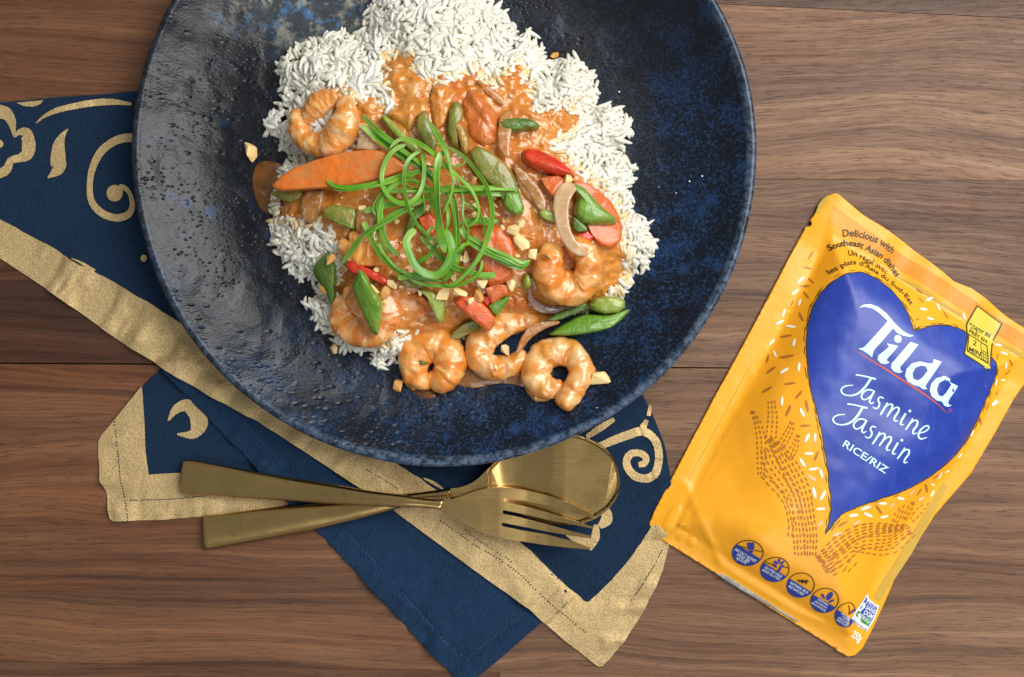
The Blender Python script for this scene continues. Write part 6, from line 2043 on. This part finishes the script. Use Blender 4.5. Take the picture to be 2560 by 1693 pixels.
small = [('D', 990, 620, 36), ('D', 700, 920, 52), ('D', 610, 900, 46), ('D', 545, 870, 52), ('D', 690, 280, 36), ('D', 625, 292, 28), ('D', 630, 215, 30), ('D', 655, 540, 30), ('D', 600, 705, 30), ('D', 430, 615, 24), ('D', 720, 440, 32), ('D', 330, 800, 48), ('D', 340, 1010, 46), ('D', 215, 1010, 46), ('D', 845, 790, 26), ('D', 430, 300, 48), ('D', 380, 260, 36), ('D', 630, 370, 28), ('D', 500, 560, 24), ('D', 880, 470, 44), ('D', 640, 620, 26), ('D', 560, 740, 28), ('D', 760, 760, 24), ('D', 690, 800, 26), ('D', 600, 990, 30),
         ('E', 1520, 230, 42), ('C', 1480, 1108, 40), ('C', 1985, 878, 44), ('C', 2100, 1008, 62), ('C', 1720, 530, 40), ('C', 1560, 838, 44), ('C', 1305, 385, 46), ('C', 1390, 475, 36), ('C', 1690, 128, 36), ('C', 1750, 800, 34), ('C', 2085, 390, 48), ('C', 1680, 975, 48), ('C', 1030, 352, 26), ('C', 1740, 240, 40), ('C', 2030, 1110, 40), ('B', 362, 1170, 52), ('G', 1240, 1260, 36), ('G', 1200, 1200, 30), ('G', 1330, 900, 34), ('G', 1290, 860, 30), ('G', 1480, 1160, 26), ('G', 1500, 1230, 24), ('G', 1560, 1010, 22), ('G', 1600, 960, 22)]
LM = [("the cut end of the long horizontal scallion", 'G', 1620, 760), ("the outer right scallion loop", 'G', 1480, 950), ("the faceted pale peanut chunk", 'D', 830, 480), ("the largest pale peanut half", 'D', 900, 720),
      ("the lower right scallion end", 'G', 1690, 1300), ("the square pale peanut chip", 'D', 480, 1020), ("the short lower scallion tip", 'G', 1480, 1400), ("the wide folded scallion ribbon", 'G', 880, 1230),
      ("the narrow pod tip", 'D', 80, 1200), ("the thick upright scallion strand", 'G', 1040, 800), ("the small red pepper bit", 'G', 950, 930), ("the half hidden shrimp at left", 'C', 1500, 800),
      ("the left scallion ends", 'G', 420, 860), ("the dark red pepper strip", 'C', 1450, 1150), ("the inner end of the long carrot", 'A', 1690, 1140), ("the large pale green pod", 'B', 480, 1100),
      ("the red-orange carrot slice", 'D', 560, 720), ("the triangular peanut chip", 'D', 740, 1000)]
lmp = [tr(l[1], [(l[2], l[3])])[0] for l in LM]
sm_ = [nutpos(*q_) for q_ in small]
room_ = {i: [] for i in range(len(LM))}
pairs = sorted((math.hypot(n_[0] - p_[0], n_[1] - p_[1]), i, j) for i, n_ in enumerate(sm_) for j, p_ in enumerate(lmp))
done = set()
for d_, i, j in pairs:
    if i not in done and len(room_[j]) < 3:
        room_[j].append(i)
        done.add(i)
lab_ = {}
for j, ids in room_.items():
    ids.sort(key=lambda i: -sm_[i][2])
    words = {1: ["small chopped peanut crumb near "], 2: ["larger of two peanut crumbs near ", "smaller of two peanut crumbs near "], 3: ["largest of three peanut crumbs near ", "middle-sized of three peanut crumbs near ", "smallest of three peanut crumbs near "]}.get(len(ids), [])
    for w_, i in zip(words, ids):
        lab_[i] = w_ + LM[j][0]
for i, (px, py, sz) in enumerate(sm_):
    chip(px, py, sz * (1 + .004 * i), 'nut' if i % 4 else 'nutg', lab_.get(i, "small chopped peanut crumb among the scallion curls"), .0068, 500 + i, .62, elong=1.0 + .5 * ((i * 37) % 10) / 10, pts=9)
spk = [('t3', 515, 436), ('t3', 715, 402), ('t3', 797, 367), ('t3', 628, 478), ('W8', 107, 514), ('F', 1690, 1295)]
for fr, x, y in spk:
    px, py = tr(fr, [(x, y)])[0]
    o = chip(px, py, 5.2, 'specks', "tiny white salt crystal on the bare right side of the plate", 0, int(px), .8, z=float(plate_z(px, py)) + .0003, nm="salt_crystal", pts=8)
    o["category"] = "salt"
    o["group"] = "salt crystals on the plate"
